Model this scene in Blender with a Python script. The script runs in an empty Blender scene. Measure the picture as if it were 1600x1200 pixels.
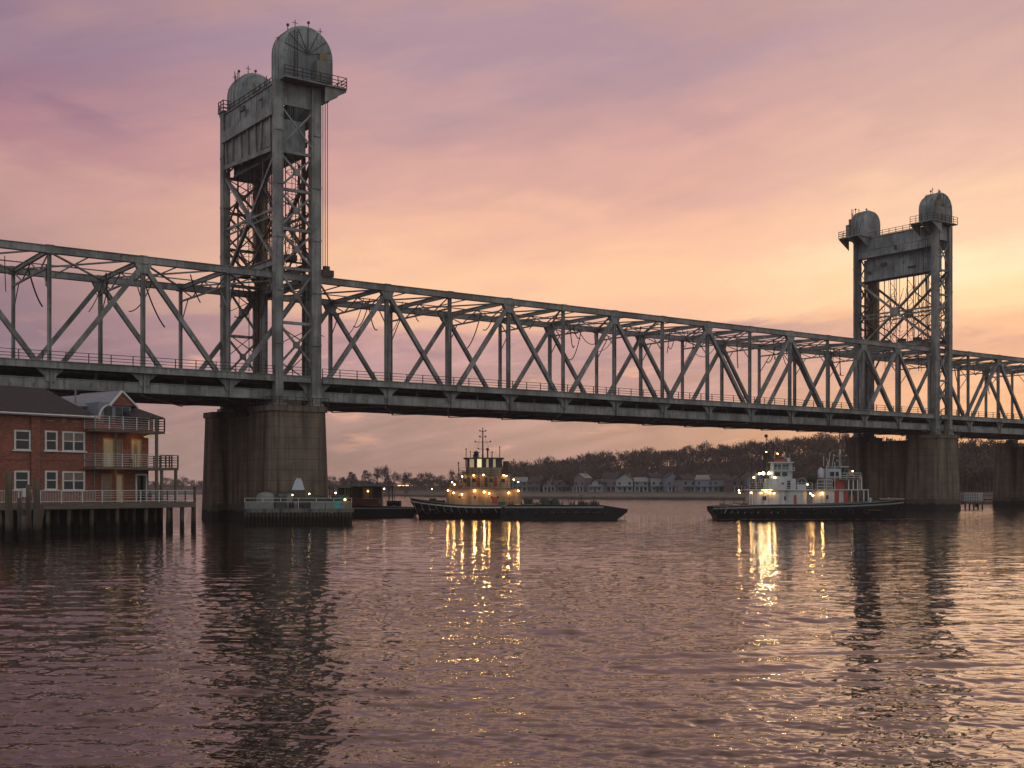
import bpy, math, random
import numpy as np
from mathutils import Vector, Matrix

random.seed(11)
rnd = random.Random(5)
R = math.radians
scene = bpy.context.scene
col = scene.collection

# ------------------------------------------------------------------ camera
F, HZ, H = 1862.0, 762.0, 4.8        # focal length and horizon in photo pixels, eye height in metres
cam_data = bpy.data.cameras.new("camera")
cam_data.sensor_width = 36.0
cam_data.lens = F / 1600.0 * 36.0
cam_data.shift_y = (HZ - 600.0) / 1600.0
cam_data.clip_end = 9000.0
cam_data.clip_start = 0.1
cam = bpy.data.objects.new("camera", cam_data)
cam.location = (0, 0, H)
cam.rotation_euler = (R(90), 0, 0)
col.objects.link(cam)
scene.camera = cam

scene.view_settings.view_transform = 'Standard'
scene.view_settings.look = 'None'
scene.view_settings.exposure = 0.0
scene.view_settings.gamma = 1.0
scene.view_settings.use_curve_mapping = False
scene.cycles.max_bounces = 5
scene.cycles.glossy_bounces = 3
scene.cycles.diffuse_bounces = 2
scene.cycles.volume_bounces = 0
scene.cycles.sample_clamp_indirect = 4.0
scene.cycles.use_denoising = True
scene.cycles.caustics_reflective = False
scene.cycles.caustics_refractive = False


def lin(c):
    return tuple(((v / 255.0) / 12.92 if v / 255.0 <= 0.04045 else (((v / 255.0) + 0.055) / 1.055) ** 2.4) for v in c)


# ------------------------------------------------------------------ world
world = bpy.data.worlds.new("World")
scene.world = world
world.use_nodes = True
wn, wl = world.node_tree.nodes, world.node_tree.links
wn.clear()


def WM(op, a, b=None, c=None, clamp=False):
    n = wn.new("ShaderNodeMath")
    n.operation = op
    n.use_clamp = clamp
    for i, v in enumerate((a, b, c)):
        if v is None:
            continue
        if isinstance(v, (int, float)):
            n.inputs[i].default_value = v
        else:
            wl.new(v, n.inputs[i])
    return n.outputs[0]


def wsmooth(x, lo, hi):
    n = wn.new("ShaderNodeMapRange")
    n.interpolation_type = 'SMOOTHSTEP'
    n.inputs[1].default_value, n.inputs[2].default_value = lo, hi
    wl.new(x, n.inputs[0])
    return n.outputs[0]


def wramp(x, stops, scale):
    n = wn.new("ShaderNodeValToRGB")
    n.color_ramp.interpolation = 'EASE'
    e = n.color_ramp.elements
    while len(e) < len(stops):
        e.new(0.5)
    for el_, (p, c) in zip(e, stops):
        el_.position = p / scale
        el_.color = (*lin(c), 1)
    wl.new(x, n.inputs[0])
    return n.outputs[0]


def wmix(f, a, b, mode='MIX'):
    n = wn.new("ShaderNodeMix")
    n.data_type = 'RGBA'
    n.blend_type = mode
    if isinstance(f, (int, float)):
        n.inputs[0].default_value = f
    else:
        wl.new(f, n.inputs[0])
    for s, v in ((6, a), (7, b)):
        if isinstance(v, tuple):
            n.inputs[s].default_value = (*v, 1)
        else:
            wl.new(v, n.inputs[s])
    return n.outputs[2]


tc = wn.new("ShaderNodeTexCoord")
sx = wn.new("ShaderNodeSeparateXYZ")
wl.new(tc.outputs["Generated"], sx.inputs[0])
DX, DY, DZ = sx.outputs
el = WM('MULTIPLY', WM('ARCSINE', DZ), 57.2958)
az = WM('MULTIPLY', WM('ARCTAN2', DX, DY), 57.2958)


def wnoise(sa, se, shear, detail, seed, rough=0.55):
    """cloud noise in azimuth / elevation, drawn out along the sheared direction"""
    cb = wn.new("ShaderNodeCombineXYZ")
    wl.new(WM('MULTIPLY', az, sa), cb.inputs[0])
    wl.new(WM('MULTIPLY', WM('SUBTRACT', el, WM('MULTIPLY', az, shear)), se), cb.inputs[1])
    cb.inputs[2].default_value = seed
    n = wn.new("ShaderNodeTexNoise")
    n.inputs["Scale"].default_value = 1.0
    n.inputs["Detail"].default_value = detail
    n.inputs["Roughness"].default_value = rough
    n.inputs["Distortion"].default_value = 0.35
    wl.new(cb.outputs[0], n.inputs["Vector"])
    return n.outputs[0]


n_bank = wnoise(0.16, 0.55, 0.0, 5, 3.1)
n_streak = wnoise(0.055, 0.34, 0.28, 5, 8.3)
n_fine = wnoise(0.22, 1.1, 0.2, 6, 1.7, 0.62)
n_left = wnoise(0.10, 0.42, -0.25, 5, 5.5)
wob = WM('MULTIPLY', WM('SUBTRACT', n_bank, 0.5), 4.2)
wob = WM('MULTIPLY', wob, wsmooth(el, 0.0, 3.0))
elw = WM('ADD', el, WM('ADD', wob, WM('MULTIPLY', WM('SUBTRACT', n_streak, 0.5), WM('MULTIPLY', wsmooth(el, 6, 16), 6.0))))
fac = WM('DIVIDE', elw, 60.0, clamp=True)
C_C = wramp(fac, [(0, (160, 130, 125)), (2, (166, 134, 130)), (4, (184, 144, 138)), (5.5, (182, 141, 146)),
                  (7.2, (196, 148, 147)), (8.2, (238, 184, 154)), (10, (250, 196, 158)), (12, (238, 182, 155)),
                  (14.5, (214, 162, 152)), (17, (194, 150, 150)), (20, (172, 140, 152)), (25, (198, 153, 140)), (40, (186, 148, 136)), (60, (128, 116, 126))], 60)
C_L = wramp(fac, [(0, (158, 134, 130)), (2, (154, 129, 128)), (4, (152, 122, 128)), (6, (136, 110, 127)),
                  (8.5, (140, 110, 124)), (10.5, (182, 140, 137)), (13.0, (192, 145, 141)), (15, (172, 124, 134)),
                  (17.5, (148, 112, 132)), (20, (142, 114, 136)), (25, (180, 139, 132)), (40, (178, 141, 132)), (60, (125, 114, 124))], 60)
C_R = wramp(fac, [(0, (166, 130, 118)), (2.5, (190, 144, 124)), (5, (210, 158, 136)), (6.3, (200, 150, 138)),
                  (7.6, (228, 176, 144)), (8.8, (250, 208, 164)), (10.2, (254, 220, 182)), (12, (240, 196, 166)),
                  (14.5, (224, 178, 161)), (17, (208, 166, 156)), (20, (192, 154, 154)), (25, (200, 162, 148)), (40, (184, 152, 144)), (60, (130, 118, 126))], 60)
fl = WM('SUBTRACT', 1.0, wsmooth(az, -26, -5))
fr = wsmooth(az, 7, 21)
sky = wmix(fr, wmix(fl, C_C, C_L), C_R)
# grey-violet streak clouds
dk = WM('MULTIPLY', wsmooth(n_left, 0.52, 0.72), WM('MULTIPLY', fl, wsmooth(el, 8, 14)))
sky = wmix(WM('MULTIPLY', dk, 0.4), sky, lin((120, 94, 122)))
st = WM('MULTIPLY', wsmooth(n_streak, 0.50, 0.70), WM('MULTIPLY', wsmooth(el, 11, 17), 0.35))
sky = wmix(st, sky, lin((176, 138, 142)))
# dark bank low on the right and mauve banks behind the trusses
bank_top = WM('ADD', WM('MULTIPLY_ADD', az, 0.075, 6.9), WM('MULTIPLY', WM('SUBTRACT', n_fine, 0.5), 2.6))
b1 = WM('SUBTRACT', 1.0, wsmooth(WM('SUBTRACT', el, bank_top), -0.35, 0.25))
gz = WM('POWER', 2.718, WM('MULTIPLY', WM('POWER', WM('ABSOLUTE', WM('DIVIDE', WM('SUBTRACT', az, 10.5), 7.2)), 2.0), -1.0))
b1 = WM('MULTIPLY', WM('MULTIPLY', b1, gz), wsmooth(el, 2.2, 5.0))
sky = wmix(WM('MULTIPLY', b1, 0.9), sky, lin((174, 135, 141)))
# peach gaps glowing through the low banks
n_gap = wnoise(0.33, 1.3, 0.05, 5, 12.4, 0.6)
gp = WM('MULTIPLY', wsmooth(n_gap, 0.56, 0.74), WM('MULTIPLY', wsmooth(el, 1.0, 2.5), WM('SUBTRACT', 1.0, wsmooth(el, 6.0, 8.0))))
sky = wmix(WM('MULTIPLY', gp, 0.75), sky, lin((226, 168, 146)))
gd = WM('MULTIPLY', WM('SUBTRACT', 1.0, wsmooth(n_gap, 0.30, 0.46)), WM('MULTIPLY', wsmooth(el, 2.0, 4.0), WM('SUBTRACT', 1.0, wsmooth(el, 6.5, 8.5))))
sky = wmix(WM('MULTIPLY', gd, 0.5), sky, lin((150, 118, 132)))
# fine mottling, light and dark flecks low down
fm = WM('MULTIPLY', WM('SUBTRACT', n_fine, 0.5), WM('MULTIPLY', WM('SUBTRACT', 1.0, wsmooth(el, 5, 9)), 0.9))
val = WM('ADD', 1.0, WM('ADD', fm, WM('MULTIPLY', WM('SUBTRACT', n_fine, 0.5), 0.16)))
vc = wn.new("ShaderNodeCombineXYZ")
for i in range(3):
    wl.new(val, vc.inputs[i])
sky = wmix(1.0, sky, vc.outputs[0], 'MULTIPLY')
# unseen sky behind the eye is pale grey, brightened to light the near faces
away = WM('SUBTRACT', 1.0, wsmooth(DY, -0.5, 0.55))
sky = wmix(away, sky, lin((204, 207, 208)))
# below the horizon: dim ground light
sky = wmix(WM('SUBTRACT', 1.0, wsmooth(el, -1.5, -0.2)), sky, lin((70, 58, 58)))
bg = wn.new("ShaderNodeBackground")
wl.new(sky, bg.inputs[0])
bg.inputs[1].default_value = 1.05
nish = wn.new("ShaderNodeTexSky")
nish.sky_type = 'NISHITA'
nish.sun_disc = False
nish.sun_elevation = R(3.5)
nish.sun_rotation = R(21.5)
bg2 = wn.new("ShaderNodeBackground")
wl.new(nish.outputs[0], bg2.inputs[0])
bg2.inputs[1].default_value = 0.012
ad = wn.new("ShaderNodeAddShader")
wl.new(bg.outputs[0], ad.inputs[0])
wl.new(bg2.outputs[0], ad.inputs[1])
out = wn.new("ShaderNodeOutputWorld")
wl.new(ad.outputs[0], out.inputs[0])

# ------------------------------------------------------------------ sun (behind thin cloud at the right, just over the hill)
sd = bpy.data.lights.new("sun", 'SUN')
sd.energy = 0.08
sd.angle = R(20)
sd.color = (1.0, 0.58, 0.34)
sun = bpy.data.objects.new("sun", sd)
saz, sel = R(21.5), R(8)
sdir = Vector((math.sin(saz) * math.cos(sel), math.cos(saz) * math.cos(sel), math.sin(sel)))
sun.rotation_euler = sdir.to_track_quat('Z', 'Y').to_euler()
sun.location = (120, 300, 120)
col.objects.link(sun)


# ------------------------------------------------------------------ helpers
class MB:
    def __init__(s):
        s.v, s.f, s.sm = [], [], []

    def add(s, vs, fs, smooth=False):
        o = len(s.v)
        s.v.extend([tuple(p) for p in vs])
        s.f.extend([tuple(i + o for i in f) for f in fs])
        s.sm.extend([smooth] * len(fs))
        return s

    def box(s, x0, x1, y0, y1, z0, z1):
        return s.add([(x0, y0, z0), (x1, y0, z0), (x1, y1, z0), (x0, y1, z0), (x0, y0, z1), (x1, y0, z1), (x1, y1, z1), (x0, y1, z1)],
                     [(0, 3, 2, 1), (4, 5, 6, 7), (0, 1, 5, 4), (1, 2, 6, 5), (2, 3, 7, 6), (3, 0, 4, 7)])

    def bar(s, p, q, w, h=None, up=(0, 0, 1)):
        """rectangular bar from p to q, w across, h in the direction of up"""
        h = h or w
        p, q = Vector(p), Vector(q)
        d = (q - p).normalized()
        u = Vector(up)
        a = d.cross(u)
        if a.length < 1e-4:
            a = d.cross(Vector((1, 0, 0)))
        a.normalize()
        b = a.cross(d).normalized()
        a, b = a * w / 2, b * h / 2
        vs = [p - a - b, p + a - b, p + a + b, p - a + b, q - a - b, q + a - b, q + a + b, q - a + b]
        return s.add(vs, [(0, 3, 2, 1), (4, 5, 6, 7), (0, 1, 5, 4), (1, 2, 6, 5), (2, 3, 7, 6), (3, 0, 4, 7)])

    def ibeam(s, p, q, w, h, up=(0, 0, 1), t=0.12):
        """I section: two flanges and a web; flanges lie across 'up'"""
        p, q = Vector(p), Vector(q)
        d = (q - p).normalized()
        u = Vector(up)
        a = d.cross(u).normalized()
        b = a.cross(d).normalized()
        for sg in (-1, 1):
            o = b * (h / 2 - t / 2) * sg
            s.bar(p + o, q + o, w, t, up)
        return s.bar(p, q, t, h - 2 * t, up)

    def tube(s, p, q, r, n=8, r2=None, caps=True):
        r2 = r if r2 is None else r2
        p, q = Vector(p), Vector(q)
        d = (q - p).normalized()
        a = d.orthogonal().normalized()
        b = d.cross(a)
        vs = []
        for c, rr in ((p, r), (q, r2)):
            for i in range(n):
                t = 2 * math.pi * i / n
                vs.append(c + a * math.cos(t) * rr + b * math.sin(t) * rr)
        s.add(vs, [(i, (i + 1) % n, n + (i + 1) % n, n + i) for i in range(n)], True)
        if caps:
            s.add(vs, [tuple(reversed(range(n))), tuple(range(n, 2 * n))])
        return s

    def path(s, pts, r, n=5):
        for a, b in zip(pts[:-1], pts[1:]):
            s.tube(a, b, r, n, caps=False)
        return s

    def lathe(s, c, prof, n=16, smooth=True):
        vs, fs = [], []
        for r, z in prof:
            for i in range(n):
                t = 2 * math.pi * i / n
                vs.append((c[0] + r * math.cos(t), c[1] + r * math.sin(t), c[2] + z))
        for k in range(len(prof) - 1):
            for i in range(n):
                j = (i + 1) % n
                fs.append((k * n + i, k * n + j, (k + 1) * n + j, (k + 1) * n + i))
        s.add(vs, fs, smooth)
        s.add([vs[i] for i in range(n)], [tuple(reversed(range(n)))])
        s.add([vs[(len(prof) - 1) * n + i] for i in range(n)], [tuple(range(n))])
        return s

    def prism(s, pts, axis, a0, a1):
        """closed 2-D outline swept along an axis: 'z' -> (x,y), 'y' -> (x,z), 'x' -> (y,z)"""
        def P(p, a):
            return {'z': (p[0], p[1], a), 'y': (p[0], a, p[1]), 'x': (a, p[0], p[1])}[axis]
        n = len(pts)
        vs = [P(p, a0) for p in pts] + [P(p, a1) for p in pts]
        return s.add(vs, [tuple(reversed(range(n))), tuple(range(n, 2 * n))] + [(i, (i + 1) % n, n + (i + 1) % n, n + i) for i in range(n)])

    def rbox(s, x0, x1, y0, y1, z0, z1, r=0.5, k=4):
        pts = []
        for cx, cy, a0 in ((x1 - r, y1 - r, 0), (x0 + r, y1 - r, 90), (x0 + r, y0 + r, 180), (x1 - r, y0 + r, 270)):
            for i in range(k + 1):
                t = R(a0 + 90 * i / k)
                pts.append((cx + r * math.cos(t), cy + r * math.sin(t)))
        return s.prism(pts, 'z', z0, z1)

    def sphere(s, c, r, n=8, m=6, sz=1.0):
        prof = [(max(1e-3, r * math.sin(math.pi * k / m)), -r * sz * math.cos(math.pi * k / m)) for k in range(m + 1)]
        return s.lathe(c, prof, n)

    def torus(s, c, R_, r, axis='y', n=14, m=6):
        vs, fs = [], []
        for i in range(n):
            t = 2 * math.pi * i / n
            for j in range(m):
                u = 2 * math.pi * j / m
                a, b, w = (R_ + r * math.cos(u)) * math.cos(t), (R_ + r * math.cos(u)) * math.sin(t), r * math.sin(u)
                vs.append({'y': (c[0] + a, c[1] + w, c[2] + b), 'x': (c[0] + w, c[1] + a, c[2] + b), 'z': (c[0] + a, c[1] + b, c[2] + w)}[axis])
                fs.append((i * m + j, ((i + 1) % n) * m + j, ((i + 1) % n) * m + (j + 1) % m, i * m + (j + 1) % m))
        return s.add(vs, fs, True)

    def mesh(s, name, mat):
        me = bpy.data.meshes.new(name)
        me.from_pydata(s.v, [], s.f)
        me.polygons.foreach_set("use_smooth", s.sm)
        me.materials.append(mat)
        me.update()
        return me

    def build(s, name, mat, parent=None, loc=(0, 0, 0)):
        o = bpy.data.objects.new(name, s.mesh(name, mat))
        col.objects.link(o)
        o.location = loc
        if parent is not None:
            o.parent = parent
        return o


def tag(o, label=None, cat=None, group=None, kind=None):
    if label:
        o['label'] = label
    if cat:
        o['category'] = cat
    if group:
        o['group'] = group
    if kind:
        o['kind'] = kind
    return o


def thing(name, label, cat, loc=(0, 0, 0), rz=0.0, group=None):
    o = bpy.data.objects.new(name, None)
    o.empty_display_size = 0.5
    col.objects.link(o)
    o.location = loc
    o.rotation_euler = (0, 0, rz)
    return tag(o, label, cat, group)


def copy_tree(o, parent=None):
    c = o.copy()
    col.objects.link(c)
    c.parent = parent
    for ch in list(o.children):
        copy_tree(ch, c)
    return c


# ------------------------------------------------------------------ materials
class NT:
    def __init__(s, name):
        s.m = bpy.data.materials.new(name)
        s.m.use_nodes = True
        s.n, s.l = s.m.node_tree.nodes, s.m.node_tree.links
        s.n.clear()
        s.out = s.n.new("ShaderNodeOutputMaterial")
        s.b = s.n.new("ShaderNodeBsdfPrincipled")
        s.l.new(s.b.outputs[0], s.out.inputs[0])
        s.tc = s.n.new("ShaderNodeTexCoord")

    def coord(s, scale=(1, 1, 1), kind="Object"):
        mp = s.n.new("ShaderNodeMapping")
        mp.inputs["Scale"].default_value = scale
        s.l.new(s.tc.outputs[kind], mp.inputs[0])
        return mp.outputs[0]

    def noise(s, scale=(1, 1, 1), sc=1.0, detail=4, rough=0.6, dist=0.0):
        n = s.n.new("ShaderNodeTexNoise")
        n.inputs["Scale"].default_value = sc
        n.inputs["Detail"].default_value = detail
        n.inputs["Roughness"].default_value = rough
        n.inputs["Distortion"].default_value = dist
        s.l.new(s.coord(scale), n.inputs["Vector"])
        return n.outputs[0]

    def rng(s, x, lo, hi, a=0.0, b=1.0):
        n = s.n.new("ShaderNodeMapRange")
        for i, v in enumerate((lo, hi, a, b)):
            n.inputs[i + 1].default_value = v
        s.l.new(x, n.inputs[0])
        return n.outputs[0]

    def math(s, op, a, b):
        n = s.n.new("ShaderNodeMath")
        n.operation = op
        for i, v in enumerate((a, b)):
            if isinstance(v, (int, float)):
                n.inputs[i].default_value = v
            else:
                s.l.new(v, n.inputs[i])
        return n.outputs[0]

    def mix(s, f, a, b, mode='MIX'):
        n = s.n.new("ShaderNodeMix")
        n.data_type = 'RGBA'
        n.blend_type = mode
        if isinstance(f, (int, float)):
            n.inputs[0].default_value = f
        else:
            s.l.new(f, n.inputs[0])
        for k, v in ((6, a), (7, b)):
            if isinstance(v, tuple):
                n.inputs[k].default_value = (*v, 1)
            else:
                s.l.new(v, n.inputs[k])
        return n.outputs[2]

    def bump(s, h, strength=0.4, dist=0.05):
        n = s.n.new("ShaderNodeBump")
        n.inputs["Strength"].default_value = strength
        n.inputs["Distance"].default_value = dist
        s.l.new(h, n.inputs["Height"])
        s.l.new(n.outputs[0], s.b.inputs["Normal"])
        return n

    def zpos(s):
        sp = s.n.new("ShaderNodeSeparateXYZ")
        s.l.new(s.tc.outputs["Object"], sp.inputs[0])
        return sp.outputs[2]

    def done(s, color, rough=0.7, metal=0.0):
        if isinstance(rough, float) and rough >= 0.6:
            s.b.inputs['Specular IOR Level'].default_value = 0.2
        if isinstance(color, tuple):
            s.b.inputs["Base Color"].default_value = (*color, 1)
        else:
            s.l.new(color, s.b.inputs["Base Color"])
        if isinstance(rough, (int, float)):
            s.b.inputs["Roughness"].default_value = rough
        else:
            s.l.new(rough, s.b.inputs["Roughness"])
        s.b.inputs["Metallic"].default_value = metal
        return s.m


def paint(name, c, c2, rust=(0.10, 0.045, 0.02), rust_amt=0.555, rough=0.55, big=0.25):
    t = NT(name)
    v = t.noise(sc=big, detail=5, rough=0.65)
    streak = t.noise((2.2, 2.2, 0.12), 1.0, 5, 0.6)
    base = t.mix(t.rng(v, 0.40, 0.60), c, c2)
    base = t.mix(t.rng(streak, 0.48, 0.68, 0, 0.75), base, tuple(x * 0.45 for x in c2))
    rs = t.math('MULTIPLY', t.rng(t.noise(sc=1.3, detail=8, rough=0.7), rust_amt, rust_amt + 0.10), t.rng(streak, 0.35, 0.6))
    base = t.mix(rs, base, rust)
    t.bump(t.noise(sc=6, detail=5), 0.25, 0.02)
    return t.done(base, t.rng(v, 0.3, 0.7, rough - 0.1, rough + 0.15))


M = {}
M['steel'] = paint("weathered_grey_green_steel", (0.250, 0.256, 0.242), (0.125, 0.130, 0.122))
M['steel_light'] = paint("pale_weathered_steel", (0.25, 0.27, 0.27), (0.12, 0.135, 0.14), rust_amt=0.58)
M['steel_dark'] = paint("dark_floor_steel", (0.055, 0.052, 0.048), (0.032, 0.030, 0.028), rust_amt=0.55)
M['ochre'] = paint("ochre_painted_steel", (0.30, 0.19, 0.06), (0.16, 0.12, 0.06), rust_amt=0.58)
M['rust'] = paint("rusty_brown_steel", (0.075, 0.040, 0.026), (0.045, 0.028, 0.022), rust_amt=0.5)
M['cable'] = NT("dark_wire_rope").done((0.03, 0.022, 0.020), 0.7)
t = NT("asphalt")
M['asphalt'] = t.done(t.mix(t.noise(sc=3, detail=6), (0.035, 0.034, 0.034), (0.07, 0.068, 0.066)), 0.9)


def concrete(name, c, c2, tide=2.2):
    t = NT(name)
    v = t.noise(sc=0.35, detail=7, rough=0.65)
    st = t.noise((1.1, 1.1, 0.05), 1.0, 7, 0.6)
    st2 = t.noise((3.5, 3.5, 0.09), 1.0, 5, 0.6)
    b = t.mix(t.rng(v, 0.3, 0.7), c, c2)
    b = t.mix(t.rng(st, 0.44, 0.62, 0, 0.8), b, tuple(x * 0.42 for x in c2))
    b = t.mix(t.rng(st2, 0.60, 0.75, 0, 0.35), b, (0.36, 0.33, 0.29))
    z = t.zpos()
    lines = t.math('FRACT', t.math('DIVIDE', z, 1.45), 0.0)
    b = t.mix(t.rng(lines, 0.94, 0.97, 0, 0.75), b, tuple(x * 0.4 for x in c2))
    wz = t.math('ADD', z, t.math('MULTIPLY', t.noise((0.8, 0.8, 0.3), 1.0, 5), 1.6))
    b = t.mix(t.rng(wz, tide + 0.9, tide + 1.15, 1, 0), b, (0.075, 0.060, 0.048))
    b = t.mix(t.rng(wz, tide - 0.05, tide + 0.15, 1, 0), b, (0.016, 0.017, 0.013))
    t.bump(t.noise(sc=3, detail=8, rough=0.7), 0.5, 0.06)
    return t.done(b, 0.85)


M['concrete'] = concrete("streaked_pier_concrete", (0.20, 0.150, 0.112), (0.105, 0.078, 0.060))
M['dock_conc'] = concrete("stained_dock_concrete", (0.19, 0.18, 0.16), (0.10, 0.095, 0.085), 1.0)
t = NT("old_timber")
b = t.mix(t.rng(t.noise((5, 5, 0.3), 1, 6), 0.3, 0.7), (0.13, 0.10, 0.075), (0.055, 0.042, 0.032))
b = t.mix(t.rng(t.math('ADD', t.zpos(), t.math('MULTIPLY', t.noise(sc=2), 0.9)), 1.3, 2.0, 1, 0), b, (0.016, 0.017, 0.013))
t.bump(t.noise((9, 9, 0.6), 1, 5), 0.6, 0.03)
M['timber'] = t.done(b, 0.9)
t = NT("grey_deck_boards")
b = t.mix(t.rng(t.noise((0.5, 6, 6), 1, 6), 0.3, 0.7), (0.16, 0.13, 0.105), (0.08, 0.066, 0.055))
M['boards'] = t.done(b, 0.85)


def brickmat():
    t = NT("red_brick")
    # bricks are laid on the facade: the texture runs along local x (or y) and z
    sp = t.n.new("ShaderNodeSeparateXYZ")
    t.l.new(t.tc.outputs["Object"], sp.inputs[0])
    cb = t.n.new("ShaderNodeCombineXYZ")
    t.l.new(t.math('ADD', sp.outputs[0], sp.outputs[1]), cb.inputs[0])
    t.l.new(sp.outputs[2], cb.inputs[1])
    br = t.n.new("ShaderNodeTexBrick")
    br.inputs["Scale"].default_value = 1.0
    br.inputs["Brick Width"].default_value = 0.30
    br.inputs["Row Height"].default_value = 0.11
    br.inputs["Mortar Size"].default_value = 0.012
    br.inputs["Color1"].default_value = (0.33, 0.110, 0.070, 1)
    br.inputs["Color2"].default_value = (0.16, 0.055, 0.040, 1)
    br.inputs["Mortar"].default_value = (0.17, 0.11, 0.085, 1)
    t.l.new(cb.outputs[0], br.inputs["Vector"])
    v = t.rng(t.noise(sc=0.5, detail=6), 0.3, 0.7)
    b = t.mix(t.math('MULTIPLY', v, 0.4), br.outputs[0], (0.10, 0.035, 0.025))
    b = t.mix(t.rng(t.noise((0.15, 0.15, 1.6), 1, 5), 0.55, 0.7, 0, 0.35), b, (0.34, 0.16, 0.10))
    t.bump(br.outputs[1], -0.5, 0.02)
    return t.done(b, 0.85)


M['brick'] = brickmat()
t = NT("dark_shingles")
b = t.mix(t.rng(t.noise((2, 2, 9), 1, 6, 0.7), 0.3, 0.7), (0.060, 0.048, 0.046), (0.028, 0.024, 0.025))
t.bump(t.noise((3, 3, 14), 1, 5), 0.5, 0.04)
M['shingle'] = t.done(b, 0.75)
t = NT("pale_slate_roof")
b = t.mix(t.rng(t.noise((3, 3, 9), 1, 6, 0.7), 0.3, 0.7), (0.22, 0.22, 0.26), (0.12, 0.12, 0.15))
M['slate'] = t.done(b, 0.45)


def plain(name, c, rough=0.6, var=0.35, sc=2.0, metal=0.0):
    t = NT(name)
    b = t.mix(t.rng(t.noise(sc=sc, detail=5, rough=0.65), 0.3, 0.7), c, tuple(x * (1 - var) for x in c))
    return t.done(b, rough, metal)


M['white'] = plain("white_painted_trim", (0.62, 0.60, 0.58), 0.5, 0.25)
M['whiterail'] = plain("white_painted_railing", (0.55, 0.53, 0.51), 0.5, 0.3)
M['darkrail'] = plain("dark_railing_steel", (0.05, 0.042, 0.04), 0.6)
M['glass'] = NT("dark_window_glass").done((0.015, 0.018, 0.020), 0.06)
M['glass'].node_tree.nodes["Principled BSDF"].inputs["Specular IOR Level"].default_value = 0.35
M['black'] = plain("black_hull_paint", (0.016, 0.014, 0.013), 0.6, 0.4)
M['tyre'] = NT("black_rubber").done((0.018, 0.017, 0.016), 0.8)
M['cream'] = paint("cream_deckhouse_paint", (0.42, 0.29, 0.17), (0.30, 0.18, 0.10), rust=(0.20, 0.06, 0.03), rust_amt=0.56)
M['whitehouse'] = paint("white_deckhouse_paint", (0.50, 0.49, 0.48), (0.36, 0.35, 0.36), rust=(0.20, 0.06, 0.03), rust_amt=0.62)
M['red'] = plain("red_paint", (0.34, 0.045, 0.028), 0.5)
M['deckred'] = plain("red_brown_deck_paint", (0.13, 0.045, 0.03), 0.7)
M['green'] = plain("green_paint", (0.03, 0.10, 0.07), 0.5)
M['teal'] = plain("turquoise_paint", (0.06, 0.36, 0.30), 0.5)
M['olive'] = plain("dark_olive_tarpaulin", (0.045, 0.050, 0.035), 0.7)
M['grey'] = plain("grey_painted_metal", (0.20, 0.20, 0.195), 0.55)
M['bluewhite'] = plain("pale_blue_grey_paint", (0.42, 0.45, 0.52), 0.5, 0.2)
M['tan'] = plain("tan_paint", (0.33, 0.22, 0.12), 0.6)
M['rope'] = plain("hemp_rope", (0.20, 0.15, 0.10), 0.9)


def emis(name, c, s):
    t = NT(name)
    t.b.inputs["Emission Color"].default_value = (*c, 1)
    t.b.inputs["Emission Strength"].default_value = s
    return t.done((0.3, 0.25, 0.15), 0.4)


M['lamp'] = emis("warm_lamp_glow", (1.0, 0.52, 0.15), 55)
M['lamp_dim'] = emis("dim_warm_lamp_glow", (1.0, 0.55, 0.18), 6)
M['lamp_white'] = emis("pale_lamp_glow", (1.0, 0.80, 0.52), 16)
M['litroom'] = emis("lit_wheelhouse_window", (0.95, 0.80, 0.40), 0.9)
M['litdim'] = emis("dimly_lit_pane", (0.85, 0.62, 0.35), 0.32)
M['litdoor'] = emis("warm_lit_doorway", (1.0, 0.62, 0.28), 0.045)
t = NT("blind_behind_glass")
M['blind'] = t.done(t.mix(t.rng(t.noise((1, 1, 18), 1, 2), 0.4, 0.6), (0.22, 0.15, 0.11), (0.12, 0.085, 0.07)), 0.35)
t = NT("bare_twigs")
M['twig'] = t.done(t.mix(t.rng(t.noise(sc=0.06, detail=5), 0.35, 0.65), (0.105, 0.072, 0.058), (0.060, 0.045, 0.040)), 0.9)
M['evergreen'] = plain("dark_evergreen_foliage", (0.025, 0.032, 0.022), 0.9, 0.5, 0.1)
t = NT("wooded_ground")
b = t.mix(t.rng(t.noise(sc=0.03, detail=9, rough=0.7), 0.35, 0.65), (0.055, 0.042, 0.034), (0.028, 0.025, 0.022))
z = t.zpos()
wz = t.math('ADD', z, t.math('MULTIPLY', t.noise(sc=0.15, detail=6), 1.2))
b = t.mix(t.rng(wz, 2.4, 4.3, 1, 0), b, (0.15, 0.125, 0.10))
b = t.mix(t.rng(wz, 1.1, 2.0, 1, 0), b, (0.035, 0.030, 0.026))
t.bump(t.noise(sc=0.5, detail=8, rough=0.7), 0.8, 0.6)
M['ground'] = t.done(b, 0.95)

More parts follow.
